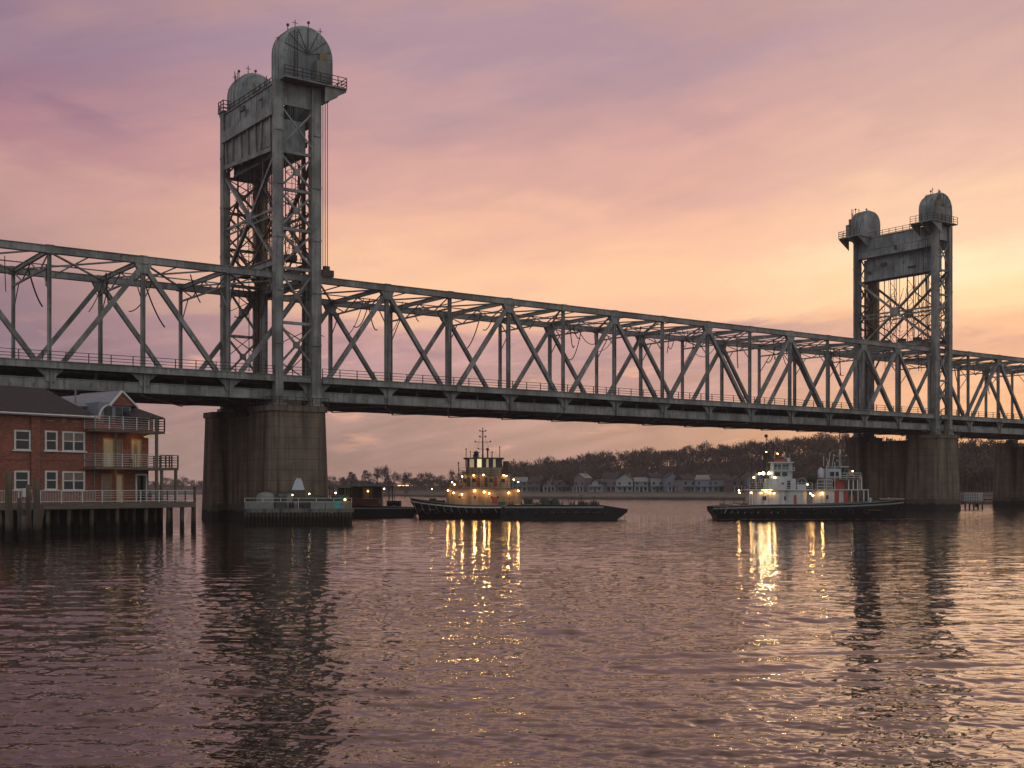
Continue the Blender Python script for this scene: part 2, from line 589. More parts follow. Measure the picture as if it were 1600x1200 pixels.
# ------------------------------------------------------------------ water
def build_water():
    rows = []
    Y = 1.5
    while Y < 430:
        rows.append(Y)
        Y += 0.2 if Y < 14 else max(0.045, min(12.0, (Y * Y) / (H * 2300.0)))
    while Y < 1900:
        rows.append(Y)
        Y *= 1.15
    a_in = np.tan(np.radians(np.linspace(-28, 28, 1150)))
    a_out = np.tan(np.radians(np.array([32, 38, 45, 52, 58, 63])))
    A = np.concatenate([-a_out[::-1], a_in, a_out])
    Yr = np.array(rows)
    YY, AA = np.meshgrid(Yr, A, indexing='ij')
    XX = AA * (YY + 6.0)
    dY = np.gradient(Yr)[:, None] * np.ones_like(AA)
    Z = np.zeros_like(XX)
    rs = np.random.RandomState(4)
    # slow warping of the wave fields so that crests are not endless
    wx = 1.3 * np.sin(XX * 0.11 + 1.3) + 0.9 * np.sin(YY * 0.17 + XX * 0.05) + 0.5 * np.sin(XX * 0.37 - YY * 0.21 + 2)
    wy = 0.9 * np.sin(XX * 0.13 + YY * 0.07 + 0.5) + 0.5 * np.sin(YY * 0.31 - XX * 0.09 + 4) + 0.25 * np.sin(XX * 0.5 + 1.0)
    patch = 0.75 + 0.35 * np.sin(XX * 0.06 + 2.0 + wy) * np.sin(YY * 0.09 + 1.0 + wx) + 0.25 * np.sin(XX * 0.021 - YY * 0.05)
    nw = 46
    for i in range(nw):
        lam = 0.16 * (37.0 ** (i / (nw - 1.0)))          # 0.16 .. 6 m
        spread = 52 if lam < 1.2 else 26
        th = math.radians(rs.normal(0, spread) + (8 if lam > 1.5 else 0))
        k = 2 * math.pi / lam
        slope = 0.056 if lam < 0.6 else (0.048 if lam < 1.5 else 0.019)
        if lam > 3:
            slope = 0.008
        amp = slope / k * rs.uniform(0.6, 1.4)
        ridge = i % 2 == 0
        ph = k * ((XX + wx * 0.25) * math.sin(th) + (YY + wy * 0.35) * math.cos(th)) + rs.uniform(0, 6.28)
        att = np.clip((lam / dY - 2.2) / 2.5, 0, 1)
        loc = patch if lam < 2.0 else 1.0
        Z += amp * att * loc * ((np.sin(ph) + 0.22 * np.cos(2 * ph)) if not ridge else (1.0 - 2.2 * np.abs(np.sin(ph / 2))))
    # long-crested wakes running toward the eye, in broad patches
    for lam, th, sl, cx, cy, sxx, syy in ((1.9, 4, 0.075, -7, 24, 7, 9), (1.25, 9, 0.055, -9, 31, 8, 9), (2.6, -5, 0.06, 11, 30, 10, 12), (1.5, -9, 0.05, 14, 40, 10, 14), (3.2, 2, 0.05, -2, 20, 14, 5), (2.2, 7, 0.05, -16, 52, 10, 16)):
        th = math.radians(th)
        k = 2 * math.pi / lam
        g = np.exp(-((XX - cx) / sxx) ** 2 - ((YY - cy) / syy) ** 2) * np.clip((lam / dY - 2.2) / 2.5, 0, 1)
        ph = k * ((XX + wx * 0.5) * math.sin(th) + (YY + wy * 0.5) * math.cos(th))
        Z += sl / k * g * (np.sin(ph) + 0.3 * np.cos(2 * ph))
    n, m = XX.shape
    co = np.stack([XX, YY, Z], -1).reshape(-1, 3).astype(np.float32)
    idx = np.arange(n * m).reshape(n, m)
    q = np.stack([idx[:-1, :-1], idx[:-1, 1:], idx[1:, 1:], idx[1:, :-1]], -1).reshape(-1, 4)
    me = bpy.data.meshes.new("river_water")
    me.vertices.add(len(co))
    me.vertices.foreach_set("co", co.ravel())
    me.loops.add(q.size)
    me.loops.foreach_set("vertex_index", q.ravel().astype(np.int32))
    me.polygons.add(len(q))
    me.polygons.foreach_set("loop_start", (np.arange(len(q)) * 4).astype(np.int32))
    me.polygons.foreach_set("use_smooth", np.ones(len(q), dtype=bool))
    me.update(calc_edges=True)
    t = NT("river_surface")
    h1 = t.noise((0.5, 1.6, 1), 1.0, 1, 0.45, 0.3)
    h2 = t.noise((2.4, 5.5, 1), 1.0, 1, 0.5, 0.4)
    b1 = t.n.new("ShaderNodeBump")
    b1.inputs["Strength"].default_value = 1.0
    b1.inputs["Distance"].default_value = 0.06
    sy_ = t.n.new("ShaderNodeSeparateXYZ")
    t.l.new(t.tc.outputs["Object"], sy_.inputs[0])
    h1 = t.math('MULTIPLY', h1, t.rng(sy_.outputs[1], 30, 150, 0.35, 1.9))
    t.l.new(h1, b1.inputs["Height"])
    b2 = t.n.new("ShaderNodeBump")
    b2.inputs["Strength"].default_value = 1.0
    b2.inputs["Distance"].default_value = 0.007
    t.l.new(h2, b2.inputs["Height"])
    t.l.new(b1.outputs[0], b2.inputs["Normal"])
    t.l.new(b2.outputs[0], t.b.inputs["Normal"])
    t.b.inputs["IOR"].default_value = 1.40
    t.b.inputs["Specular IOR Level"].default_value = 0.9
    me.materials.append(t.done((0.020, 0.011, 0.007), 0.008))
    o = bpy.data.objects.new("river_water", me)
    col.objects.link(o)
    tag(o, kind='structure')


build_water()

# ------------------------------------------------------------------ bridge frame
DIR = (0.8076, 0.5897)
NRM = (-0.5897, 0.8076)
BA = math.atan2(DIR[1], DIR[0])
W = 17.6                                  # truss to truss
Z_TOP, Z_DK, Z_LOW = 34.0, 19.85, 17.6    # chord and girder centres


def B(s, c=0.0, z=0.0):
    return (-18.35 + s * DIR[0] + c * NRM[0], 174.35 + s * DIR[1] + c * NRM[1], z)


def rail_mb(pts, h, post_step, rails=(1.0, 0.62, 0.3), r=0.03, pr=0.04):
    """railing along a polyline: posts and horizontal rails in one mesh"""
    m = MB()
    for a, b in zip(pts[:-1], pts[1:]):
        a, b = Vector(a), Vector(b)
        n = max(1, round((b - a).length / post_step))
        for i in range(n + 1):
            p = a.lerp(b, i / n)
            m.bar(p, p + Vector((0, 0, h)), pr * 2, pr * 2)
        for f in rails:
            m.bar(a + Vector((0, 0, h * f)), b + Vector((0, 0, h * f)), r * 2, r * 2)
    return m


def span(root, n, L, tops, diags, sgn=1, hang=0):
    """a through-truss span; local x runs along the bridge, y across to the far truss, z absolute"""
    X = [sgn * L * i for i in range(n + 1)]
    xa, xb = min(X), max(X)
    zt, zl = Z_TOP, Z_LOW
    for side, y in ((-1, 0.0), (1, W)):
        tr = MB()
        tr.box(xa, xb, y - 0.42, y + 0.42, zt - 0.42, zt + 0.42)
        tr.box(xa, xb, y - 0.55, y + 0.52, zt + 0.422, zt + 0.49)
        truss = tr.build("top_chord", M['steel'], root)
        lo = MB().ibeam((xa, y, zl), (xb, y, zl), 0.8, 1.35, t=0.1)
        lo.box(xa, xb, y - 0.3, y + 0.3, zl - 0.55, zl + 0.55)
        lo.build("bottom_chord", M['steel'], root)
        for i, x in enumerate(X):
            w = 0.52 if i in tops else 0.42
            MB().ibeam((x, y, zl + 0.68), (x, y, zt - 0.42), 0.5, w, up=(1, 0, 0), t=0.09).bar((x, y, zl + 0.68), (x, y, zt - 0.42), 0.2, w - 0.2).build("truss_post", M['steel'], root)
            g = MB()
            if i in tops:
                g.prism([(x - 1.15, zt - 0.41), (x + 1.15, zt - 0.41), (x + 0.5, zt - 1.7), (x - 0.5, zt - 1.7)], 'y', y - 0.36, y + 0.36)
            # flared gusset between deck girder and lower chord
            g.box(x - 0.5, x + 0.5, y - 0.47, y + 0.47, zt - 0.5, zt + 0.58)
            g.build("gusset_plate", M['steel'], root)
            g = MB()
            g.prism([(x - 1.8, Z_DK - 0.44), (x + 1.8, Z_DK - 0.44), (x + 0.7, zl + 0.9), (x + 0.55, zl + 0.2), (x - 0.55, zl + 0.2), (x - 0.7, zl + 0.9)],
                    'y', *((-0.50, -0.42) if side < 0 else (W + 0.42, W + 0.50)))
            g.bar((x, y + side * 0.56, zl - 0.72), (x, y + side * 0.56, zt + 0.58 if False else Z_DK - 0.5), 0.32, 0.2)
            g.build("deck_bracket", M['steel'], root)
        for (i, j) in diags:                       # i at the top, j at the bottom
            a, b = (X[i], y, zt - 0.6), (X[j], y, zl + 0.5)
            dv = (Vector(b) - Vector(a)).normalized()
            a2, b2 = Vector(a) + dv * 0.3, Vector(b) - dv * 0.1
            m = MB()
            up = Vector((0, 1, 0)).cross(dv)
            for sy in (-0.24, 0.24):
                m.bar(a2 + Vector((0, sy, 0)), b2 + Vector((0, sy, 0)), 0.14, 0.58, up=up)
            m.bar(a2, b2, 0.34, 0.44, up=up)
            m.build("truss_diagonal", M['steel'], root)
        # deck edge girder, stiffened, and sidewalk railing
        ye = -1.15 if side < 0 else W + 1.15
        e = MB()
        e.box(xa, xb, ye - 0.12, ye + 0.12, Z_DK - 0.4, Z_DK + 0.36)
        e.box(xa, xb, ye - 0.25, ye + 0.25, Z_DK + 0.36, Z_DK + 0.45)
        e.box(xa, xb, ye - 0.25, ye + 0.25, Z_DK - 0.48, Z_DK - 0.4)
        e.build("deck_girder", M['steel'], root)
        rail_mb([(xa, ye, Z_DK + 0.45), (xb, ye, Z_DK + 0.45)], 1.15, 2.75, r=0.035, pr=0.05).build("deck_railing", M['darkrail'], root)
    MB().box(xa, xb, -1.0, W + 1.0, Z_DK - 0.05, Z_DK + 0.25).build("road_deck", M['asphalt'], root)
    # lower deck with its stringers
    m = MB().box(xa, xb, 1.2, W - 1.2, zl - 0.35, zl - 0.15)
    for k in range(6):
        y = 1.6 + (W - 3.2) * k / 5
        m.box(xa, xb, y - 0.15, y + 0.15, zl - 0.75, zl - 0.352)
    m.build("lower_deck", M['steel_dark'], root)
    m = MB()
    for k in range(7):
        y = 1.2 + (W - 2.4) * k / 6
        m.box(xa, xb, y - 0.12, y + 0.12, Z_DK - 0.75, Z_DK - 0.052)
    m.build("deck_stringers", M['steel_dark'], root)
    h = L / 2
    x = xa
    while x <= xb + 0.1:
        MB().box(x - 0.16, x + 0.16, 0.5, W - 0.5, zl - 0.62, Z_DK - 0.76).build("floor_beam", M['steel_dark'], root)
        x += h
    # under-deck laterals that catch the light
    m = MB()
    for i in range(n):
        m.bar((X[i], 0.5, zl - 0.80), (X[i + 1], W - 0.5, zl - 0.80), 0.3, 0.12)
        m.bar((X[i + 1], 0.5, zl - 0.93), (X[i], W - 0.5, zl - 0.93), 0.3, 0.12)
    m.build("under_deck_bracing", M['steel'], root)
    # overhead: struts, laterals, sway frames
    rr = random.Random(n * 7 + int(L * 10))
    for i, x in enumerate(X):
        m = MB().ibeam((x, 0.42, zt), (x, W - 0.42, zt), 0.36, 0.62, t=0.08)
        if 0 < i < n:
            z2 = zt - 2.0
            m.bar((x, 0.3, z2), (x, W - 0.3, z2), 0.22, 0.24)
            for k in range(4):
                ya, yb = 0.4 + (W - 0.8) * k / 4, 0.4 + (W - 0.8) * (k + 1) / 4
                m.bar((x, ya, zt - 0.3 if k % 2 == 0 else z2), (x, yb, z2 if k % 2 == 0 else zt - 0.3), 0.14, 0.14)
            m.bar((x, 0.3, zt - 5.2), (x, 3.0, z2), 0.12, 0.12)
            m.bar((x, W - 0.3, zt - 5.2), (x, W - 3.0, z2), 0.12, 0.12)
        m.build("overhead_strut", M['steel'], root)
    for i in range(n):
        m = MB()
        m.bar((X[i], 0.4, zt + 0.12), (X[i + 1], W - 0.4, zt + 0.12), 0.26, 0.2)
        m.bar((X[i + 1], 0.4, zt - 0.12), (X[i], W - 0.4, zt - 0.12), 0.26, 0.2)
        xm_ = (X[i] + X[i + 1]) / 2
        m.bar((xm_, 0.4, zt + 0.3), (xm_, W - 0.4, zt + 0.3), 0.16, 0.14)
        m.bar((X[i], W * 0.5, zt - 0.3), (X[i + 1], W * 0.5, zt - 0.3), 0.16, 0.14)
        m.build("overhead_bracing", M['steel'], root)
    # loose cables looping below the overhead bracing
    for q in range(hang):
        x0 = rr.uniform(xa + 3, xb - 3)
        y0 = rr.uniform(3, W - 2)
        x1, y1 = x0 + rr.uniform(-3.5, 3.5), y0 + rr.uniform(-3, 3)
        d = rr.uniform(0.3, 2.0)
        drop = rr.uniform(1.5, 6.0)
        pts = []
        for k in range(9):
            f = k / 8
            pts.append((x0 + (x1 - x0) * f, y0 + (y1 - y0) * f, zt - 0.5 - drop * f - d * 4 * f * (1 - f)))
        MB().path(pts, rr.uniform(0.05, 0.11)).build("hanging_cable", M['cable'], root)


# lift span, 13 panels of 11 m
p = B(-11)
lift = thing("lift_span", "long grey steel truss lift span between the two tall lift towers", "bridge span", p, BA)
tops = {1, 3, 5, 7, 9, 11, 12}
dg = [(1, 0), (1, 2), (3, 2), (3, 4), (5, 4), (5, 6), (7, 6), (7, 8), (9, 8), (9, 10), (11, 10), (11, 12), (12, 11), (12, 13)]
span(lift, 13, 11.0, tops, dg, hang=40)
for sx_, lab in ((-1, 0), (1, 1)):
    x = 1.2 if sx_ < 0 else 141.8
    for y in (0.0, W):
        MB().box(x - 0.9, x + 0.9, y - 0.6, y + 0.6, Z_TOP + 0.57, Z_TOP + 1.5).box(x - 0.4, x + 0.4, y - 0.3, y + 0.3, Z_TOP + 1.5, Z_TOP + 2.1).build("rope_anchor", M['rust'], lift)

p = B(-12.8)
ls = thing("truss_span", "steel truss approach span left of the nearer lift tower, above the brick building", "bridge span", p, BA)
span(ls, 5, 11.6, {0, 2, 4}, [(0, 1), (2, 1), (2, 3), (4, 3), (4, 5)], sgn=-1, hang=14)
p = B(134.6)
rs_ = thing("truss_span", "steel truss approach span right of the farther lift tower", "bridge span", p, BA)
span(rs_, 5, 11.6, {0, 2, 4}, [(0, 1), (2, 1), (2, 3), (4, 3), (4, 5)], sgn=1, hang=10)


# ------------------------------------------------------------------ lift towers
YN = -1.0                     # leg centres across the bridge


def tower(root, fx, seed):
    """local x: fx*x points toward the lift span; front legs at x=0, rear legs at x=-fx*TD"""
    rr = random.Random(seed)
    TD = 5.6 if fx > 0 else 4.7            # leg to leg along the bridge
    xr = -fx * TD
    ZP, ZB = 60.6, 16.0
    YF = 17.2 if fx > 0 else 19.0
    for yl, nm in ((YN, 'n'), (YF, 'f')):
        for x in (0.0, xr):
            m = MB()
            hw_ = 0.62 if x == 0.0 else 0.46
            m.box(x - hw_, x + hw_, yl - 0.5, yl + 0.5, ZB, ZP)
            for sx in (-1, 1):
                m.box(x + sx * (hw_ + 0.04) - 0.05, x + sx * (hw_ + 0.04) + 0.05, yl - 0.6, yl + 0.6, ZB, ZP)
            k = ZB + 1.2
            m.box(x - 0.95, x + 0.95, yl - 0.8, yl + 0.8, ZB, ZB + 0.5)
            while k < ZP - 2:
                m.box(x - hw_ - 0.13, x + hw_ + 0.13, yl - 0.63, yl + 0.63, k, k + 0.35)
                k += 7.3
            leg = m.build("tower_leg", M['steel'], root)
        if nm == 'f':
            # ochre box added by the far leg, its yellow lit tinge put into colour
            xo = (-fx * 0.2 if fx > 0 else xr - fx * 0.0)
            MB().box(xo - 0.55, xo + 0.55, yl - 2.0, yl - 0.8, 34.5, 51.5).build("yellow_lit_leg", M['ochre'], root)
        # narrow side faces: X panels
        zs = [21.5, 27.5, 35.0, 40.4, 45.8, 51.0]
        for a, b in zip(zs[:-1], zs[1:]):
            m = MB()
            m.bar((0, yl, a), (xr, yl, b), 0.3, 0.26, up=(0, 1, 0))
            m.bar((0, yl + 0.05, b), (xr, yl + 0.05, a), 0.26, 0.26, up=(0, 1, 0))
            m.bar((0, yl, b), (xr, yl, b), 0.36, 0.4)
            m.box(xr / 2 - 0.45, xr / 2 + 0.45, yl - 0.17, yl + 0.17, (a + b) / 2 - 0.45, (a + b) / 2 + 0.45)
            m.build("side_bracing", M['steel'], root)
        # plated side between the legs under the sheaves
        m = MB()
        xs = sorted((0.0, xr))
        m.box(xs[0] + 0.7, xs[1] - 0.7, yl - 0.15, yl + 0.15, 57.4, ZP)
        m.bar((0, yl - 0.25, 57.4), (xr, yl - 0.25, 51.4), 0.24, 0.2, up=(0, 1, 0))
        m.bar((xr, yl - 0.3, 57.4), (0, yl - 0.3, 51.4), 0.2, 0.2, up=(0, 1, 0))
        m.build("side_plate", M['steel'], root)
    # wide faces, front and rear
    for x, dx in ((0.0, fx * 0.15), (xr, -fx * 0.15)):
        yc = (YN + YF) / 2
        m = MB()
        zc = 43.2
        ya, yb = YN + 0.5, YF - 0.5
        for (p1, p2) in (((ya, 50.8), (yc, zc)), ((yb, 50.8), (yc, zc)), ((yc, zc), (ya, 36.0)), ((yc, zc), (yb, 36.0))):
            m.ibeam((x, p1[0], p1[1]), (x, p2[0], p2[1]), 0.42, 0.5, up=(1, 0, 0), t=0.09)
        m.box(x - 0.3, x + 0.3, yc - 0.9, yc + 0.9, zc - 0.9, zc + 0.9)
        m.build("cross_bracing", M['steel'], root)
        m = MB()
        m.bar((x, ya, zc), (x, yb, zc), 0.3, 0.34)
        m.bar((x, ya, zc - 0.9), (x, yb, zc - 0.9), 0.2, 0.2)
        for k in range(12):
            y0, y1 = ya + (yb - ya) * k / 12, ya + (yb - ya) * (k + 1) / 12
            m.bar((x, y0, zc if k % 2 else zc - 0.9), (x, y1, zc - 0.9 if k % 2 else zc), 0.1, 0.1)
        m.build("horizontal_strut", M['steel'], root)
        m = MB()
        # secondary diagonals
        q1, q2 = (ya + yc) / 2, (yb + yc) / 2
        m.bar((x, ya, zc), (x, q1, (50.8 + zc) / 2), 0.22, 0.2)
        m.bar((x, q1, 50.8), (x, q1 - 0.0, (50.8 + zc) / 2), 0.18, 0.18)
        m.bar((x, yb, zc), (x, q2, (50.8 + zc) / 2), 0.22, 0.2)
        m.bar((x, ya, zc - 0.9), (x, q1, (36 + zc) / 2), 0.22, 0.2)
        m.bar((x, yb, zc - 0.9), (x, q2, (36 + zc) / 2), 0.22, 0.2)
        m.bar((x, q1, (36 + zc) / 2), (x, yc, 36.0), 0.22, 0.2)
        m.bar((x, q2, (36 + zc) / 2), (x, yc, 36.0), 0.22, 0.2)
        m.build("secondary_bracing", M['rust'], root)
        m = MB()
        m.ibeam((x, ya, 35.9), (x, yb, 35.9), 0.6, 1.0, t=0.1)
        m.bar((x, ya, 30.6), (x, ya + 3.0, 35.4), 0.3, 0.3)
        m.bar((x, yb, 30.6), (x, yb - 3.0, 35.4), 0.3, 0.3)
        m.build("portal_beam", M['steel'], root)
        # top girders: deep plate, then a proud lighter band
        m = MB()
        xo = x - dx * 0.0
        m.box(xo - 0.3, xo + 0.3, ya, yb, 57.6, 60.3)
        for z in (57.6, 60.2):
            m.box(xo - 0.5, xo + 0.5, ya, yb, z, z + 0.12)
        nb = 9
        for k in range(1, nb):
            y = ya + (yb - ya) * k / nb
            m.box(xo - 0.38, xo + 0.38, y - 0.06, y + 0.06, 57.73, 60.18)
        m.build("top_girder", M['steel_light'], root)
        m = MB()
        m.box(xo - 0.75, xo + 0.75, ya, yb, 56.0, 57.45)
        m.box(xo - 0.85, xo + 0.85, ya, yb, 55.85, 55.99)
        m.build("ledge_girder", M['steel_light'], root)
    # counterweight
    xs = sorted((xr + fx * 1.0, -fx * 1.0))
    m = MB()
    m.box(xs[0], xs[1], YN + 1.0, YF - 1.0, 51.2, 55.8)
    for k in range(8):
        y = YN + 1.2 + (YF - YN - 2.4) * k / 7
        for xx in (xs[0] - 0.06, xs[1] + 0.06):
            m.box(xx - 0.05, xx + 0.05, y - 0.1, y + 0.1, 51.25, 55.75)
    m.box(xs[0] - 0.12, xs[1] + 0.12, YN + 0.9, YF - 0.9, 51.0, 51.19)
    m.build("counterweight", M['steel_light'], root)
    # rough projecting brackets and junction boxes on the girders
    for k in range(14):
        y = rr.uniform(YN + 1, YF - 1)
        z = rr.choice((52.5, 53.8, 56.6, 58.6))
        xx = rr.choice((xs[0] - 0.3, xs[1] + 0.3)) if z < 55 else rr.choice((xr + fx * -0.95, fx * 0.95))
        w1, h1_ = rr.uniform(0.2, 0.7), rr.uniform(0.2, 0.9)
        MB().box(xx - 0.18, xx + 0.18, y - w1, y + w1, z, z + h1_).build("junction_box", M[rr.choice(('steel_dark', 'rust', 'steel'))], root)
    if fx > 0:
        # small rear platform by the far housing
        MB().box(xr - 0.7, xr + 1.0, YF - 0.8, YF + 1.2, 60.65, 60.85).build("rear_platform", M['steel'], root)
        rail_mb([(xr + 0.9, YF - 0.7, 60.85), (xr - 0.6, YF - 0.7, 60.85), (xr - 0.6, YF + 1.1, 60.85)], 1.5, 1.0, r=0.05, pr=0.06).build("platform_railing", M['darkrail'], root)
        m = MB()
        for k in range(46):
            yk = (YN + YF) / 2 + rr.uniform(-1.5, 4.5)
            p0 = (xr / 2 + rr.uniform(-1, 1), yk, 60.4 + rr.uniform(0, 2.0))
            m.bar(p0, (p0[0] + rr.uniform(-1, 1), yk + rr.uniform(-0.9, 0.9), p0[2] + rr.uniform(0.6, 2.4)), 0.1, 0.1)
        m.box(xr / 2 - 1.2, xr / 2 + 1.2, (YN + YF) / 2 - 1.5, (YN + YF) / 2 + 4.5, 60.3, 61.3)
        m.build("hoist_machinery", M['rust'], root)
        # cladding hung on the rear side of the nearer tower, with bent struts
        m = MB()
        m.box(xr - 0.32, xr - 0.2, YN + 0.7, YF - 0.7, 52.0, 57.2)
        for k in range(7):
            y = YN + 1.5 + (YF - YN - 3) * k / 6
            m.bar((xr - 0.5, y, 57.2), (xr - 0.5, y + rr.uniform(-1.2, 1.2), 51.3), 0.2, 0.25)
        m.bar((xr - 0.5, YN + 1, 51.3), (xr - 0.5, YF - 1, 52.2), 0.3, 0.6)
        m.build("rear_cladding", M['steel_dark' if False else 'steel'], root)
    # sheave housings
    for yl, sy in ((YN, -1), (YF, 1)):
        Rr = (4.0 if sy < 0 else 3.6) if fx > 0 else (3.4 if sy < 0 else 3.0)
        cx, cz = -fx * 1.5, 64.7 if fx > 0 and sy < 0 else (63.2 if fx > 0 else 63.9)
        y_out, y_in = yl + sy * 0.9, yl - sy * 3.1

        def prof(sc):
            pts = [(cx - Rr * sc, 60.6 + (1 - sc) * 1.0)]
            for k in range(19):
                t_ = math.pi - math.pi * k / 18
                pts.append((cx + Rr * sc * math.cos(t_), cz + Rr * sc * math.sin(t_)))
            pts.append((cx + Rr * sc, 60.6 + (1 - sc) * 1.0))
            return pts
        layers = [(y_out, 0.93), (y_out - sy * 0.35, 1.0), (y_in + sy * 0.9, 1.0), (y_in, 0.86)]
        vs, fs = [], []
        for y, sc in layers:
            vs += [(a, y, b) for a, b in prof(sc)]
        nn = 21
        for k in range(3):
            for i in range(nn):
                j = (i + 1) % nn
                fs.append((k * nn + i, k * nn + j, (k + 1) * nn + j, (k + 1) * nn + i))
        fs.append(tuple(range(nn)))
        fs.append(tuple(reversed(range(3 * nn, 4 * nn))))
        hs = MB().add(vs, fs).build("sheave_housing", M['steel_light'], root)
        m = MB()
        yy = y_out + sy * 0.04
        for a in (-2.9, -0.9, 1.4, 3.1):
            zz = cz + math.sqrt(max(0, (Rr * 0.90) ** 2 - a * a)) - 0.1
            m.box(cx + a - 0.06, cx + a + 0.06, min(yy, y_out), max(yy, y_out) + 0.0, 60.9, zz)
        for z in (62.2, 64.6):
            m.box(cx - Rr * 0.92, cx + Rr * 0.92, min(yy, y_out), max(yy, y_out), z - 0.05, z + 0.05)
        m.build("housing_ribs", M['steel'], hs)
        for (yk, scl) in ((y_out - sy * 0.9, 1.012), (y_out - sy * 1.9, 1.012), (y_out - sy * 2.9, 1.012)):
            pr2 = prof(scl)
            m = MB()
            for a, b in zip(pr2[:-1], pr2[1:]):
                m.bar((a[0], yk, a[1]), (b[0], yk, b[1]), 0.09, 0.09)
            m.build("housing_band", M['steel'], hs)
        m = MB()
        for q in range(7):
            a = math.pi * (0.08 + 0.14 * q)
            m.bar((cx, y_out + sy * 0.05, cz), (cx + Rr * 0.9 * math.cos(a), y_out + sy * 0.05, cz + Rr * 0.9 * math.sin(a)), 0.05, 0.1)
        m.build("sheave_spokes", M['steel_dark'], hs)
        # inspection cover, step ladder and bearing box on the outer cheek
        yb0, yb1 = sorted((y_out, y_out + sy * 0.9))
        MB().box(cx + fx * 0.9, cx + fx * 3.3, yb0, yb1, 61.0, 63.9).build("bearing_box", M['steel'], root)
        yb0, yb1 = sorted((y_out + sy * 0.02, y_out + sy * 0.5))
        MB().box(min(cx + fx * 1.6, cx + fx * 2.8), max(cx + fx * 1.6, cx + fx * 2.8), yb0, yb1, 63.9, 65.2).build("motor_cover", M['ochre'], root)
        lad = MB()
        for dxl in (-0.25, 0.25):
            lad.bar((cx - 1.9 + dxl, y_out + sy * 0.2, 61), (cx - 1.9 + dxl, y_out + sy * 0.2, 67.6), 0.07)
        for k in range(16):
            lad.bar((cx - 2.15, y_out + sy * 0.2, 61.3 + k * 0.4), (cx - 1.65, y_out + sy * 0.2, 61.3 + k * 0.4), 0.05)
        lad.build("ladder", M['darkrail'], root)
        for k in range(6):
            a = math.pi * (0.14 + 0.145 * k)
            bx, bz = cx + Rr * math.cos(a), cz + Rr * math.sin(a)
            hh = rr.uniform(0.5, 1.5)
            yk = yl - sy * rr.uniform(-0.5, 2.4)
            m = MB().tube((bx, yk, bz - 0.2), (bx, yk, bz + hh), 0.06, 6)
            if k % 2 == 0:
                m.sphere((bx, yk, bz + hh), 0.22, 8, 6)
            else:
                m.bar((bx - 0.4, yk, bz + hh * 0.7), (bx + 0.4, yk, bz + hh * 0.7), 0.07)
            m.build("roof_fitting", M['rust'], hs)
        # platform with brackets and railing
        px0, px1 = sorted((fx * 0.7, fx * 3.9))
        pya, pyb = sorted((yl + sy * 2.2, yl - sy * 3.6))
        m = MB().box(px0, px1, pya, pyb, 60.5, 60.72)
        m.box(*sorted((-fx * TD, fx * 0.7)), *sorted((yl + sy * 0.95, yl + sy * 2.2)), 60.5, 60.72)
        for y in (pya + 0.3, (pya + pyb) / 2, pyb - 0.3):
            m.prism([(fx * 0.6, 60.5), (fx * 3.9, 60.5), (fx * 3.9, 60.2), (fx * 0.6, 58.3)], 'y', y - 0.06, y + 0.06)
        m.build("platform", M['steel'], root)
        yo = yl + sy * 2.15
        rail_mb([(-fx * TD, yo, 60.72), (fx * 3.85, yo, 60.72), (fx * 3.85, yl - sy * 3.5, 60.72)], 1.4, 1.4, r=0.04, pr=0.045).build("platform_railing", M['darkrail'], root)
        # hoisting ropes down to the lift span
        for k in range(5):
            xk = fx * (1.0 + 0.42 * k)
            yk = yl - sy * (0.9 + 0.12 * k)
            MB().tube((xk, yk, 60.5), (xk, yk, 35.4), 0.055, 5).build("hoist_rope", M['cable'], root)
        # counterweight ropes and guide column inside the tower
        for k in range(4):
            xk = xr / 2 + (k - 1.5) * 0.35
            MB().tube((xk, yl - sy * 2.0, 55.8), (xk, yl - sy * 2.0, 60.6), 0.05, 5).build("counterweight_rope", M['cable'], root)
        MB().ibeam((-fx * 1.0, yl - sy * 1.4, 17), (-fx * 1.0, yl - sy * 1.4, 51), 0.35, 0.45, up=(1, 0, 0), t=0.07).build("guide_column", M['rust'], root)
    rail_mb([(-fx * 0.2, YN + 1.2, 60.32), (-fx * 0.2, YF - 1.2, 60.32)], 1.3, 1.7, r=0.045, pr=0.05).build("walkway_railing", M['darkrail'], root)
    rail_mb([(xr + fx * 0.2, YN + 1.2, 60.32), (xr + fx * 0.2, YF - 1.2, 60.32)], 1.3, 1.7, r=0.045, pr=0.05).build("walkway_railing", M['darkrail'], root)
    # balance chains and power cables hanging within the tower
    for k in range(26):
        xk = rr.uniform(min(0, xr) + 0.4, max(0, xr) - 0.4)
        yk = rr.uniform(YN + 1.5, YF - 1.5)
        zb = rr.choice((22.0, 30.0, 36.5, 38.0, 43.5))
        MB().tube((xk, yk, 51.0), (xk + rr.uniform(-0.2, 0.2), yk + rr.uniform(-0.3, 0.3), zb), 0.045 + 0.02 * (k % 2), 5).build("hanging_cable", M['cable'], root)
    for k in range(22):
        y0 = rr.uniform(YN + 1, YF - 6)
        y1 = y0 + rr.uniform(2, 5)
        z0, z1 = rr.uniform(36, 50), rr.uniform(36, 50)
        x = rr.choice((0.1, xr, xr / 2))
        sag = rr.uniform(1, 4)
        pts = [(x, y0 + (y1 - y0) * f, z0 + (z1 - z0) * f - sag * 4 * f * (1 - f)) for f in [i / 10 for i in range(11)]]
        MB().path(pts, 0.05).build("looping_cable", M['cable'], root)
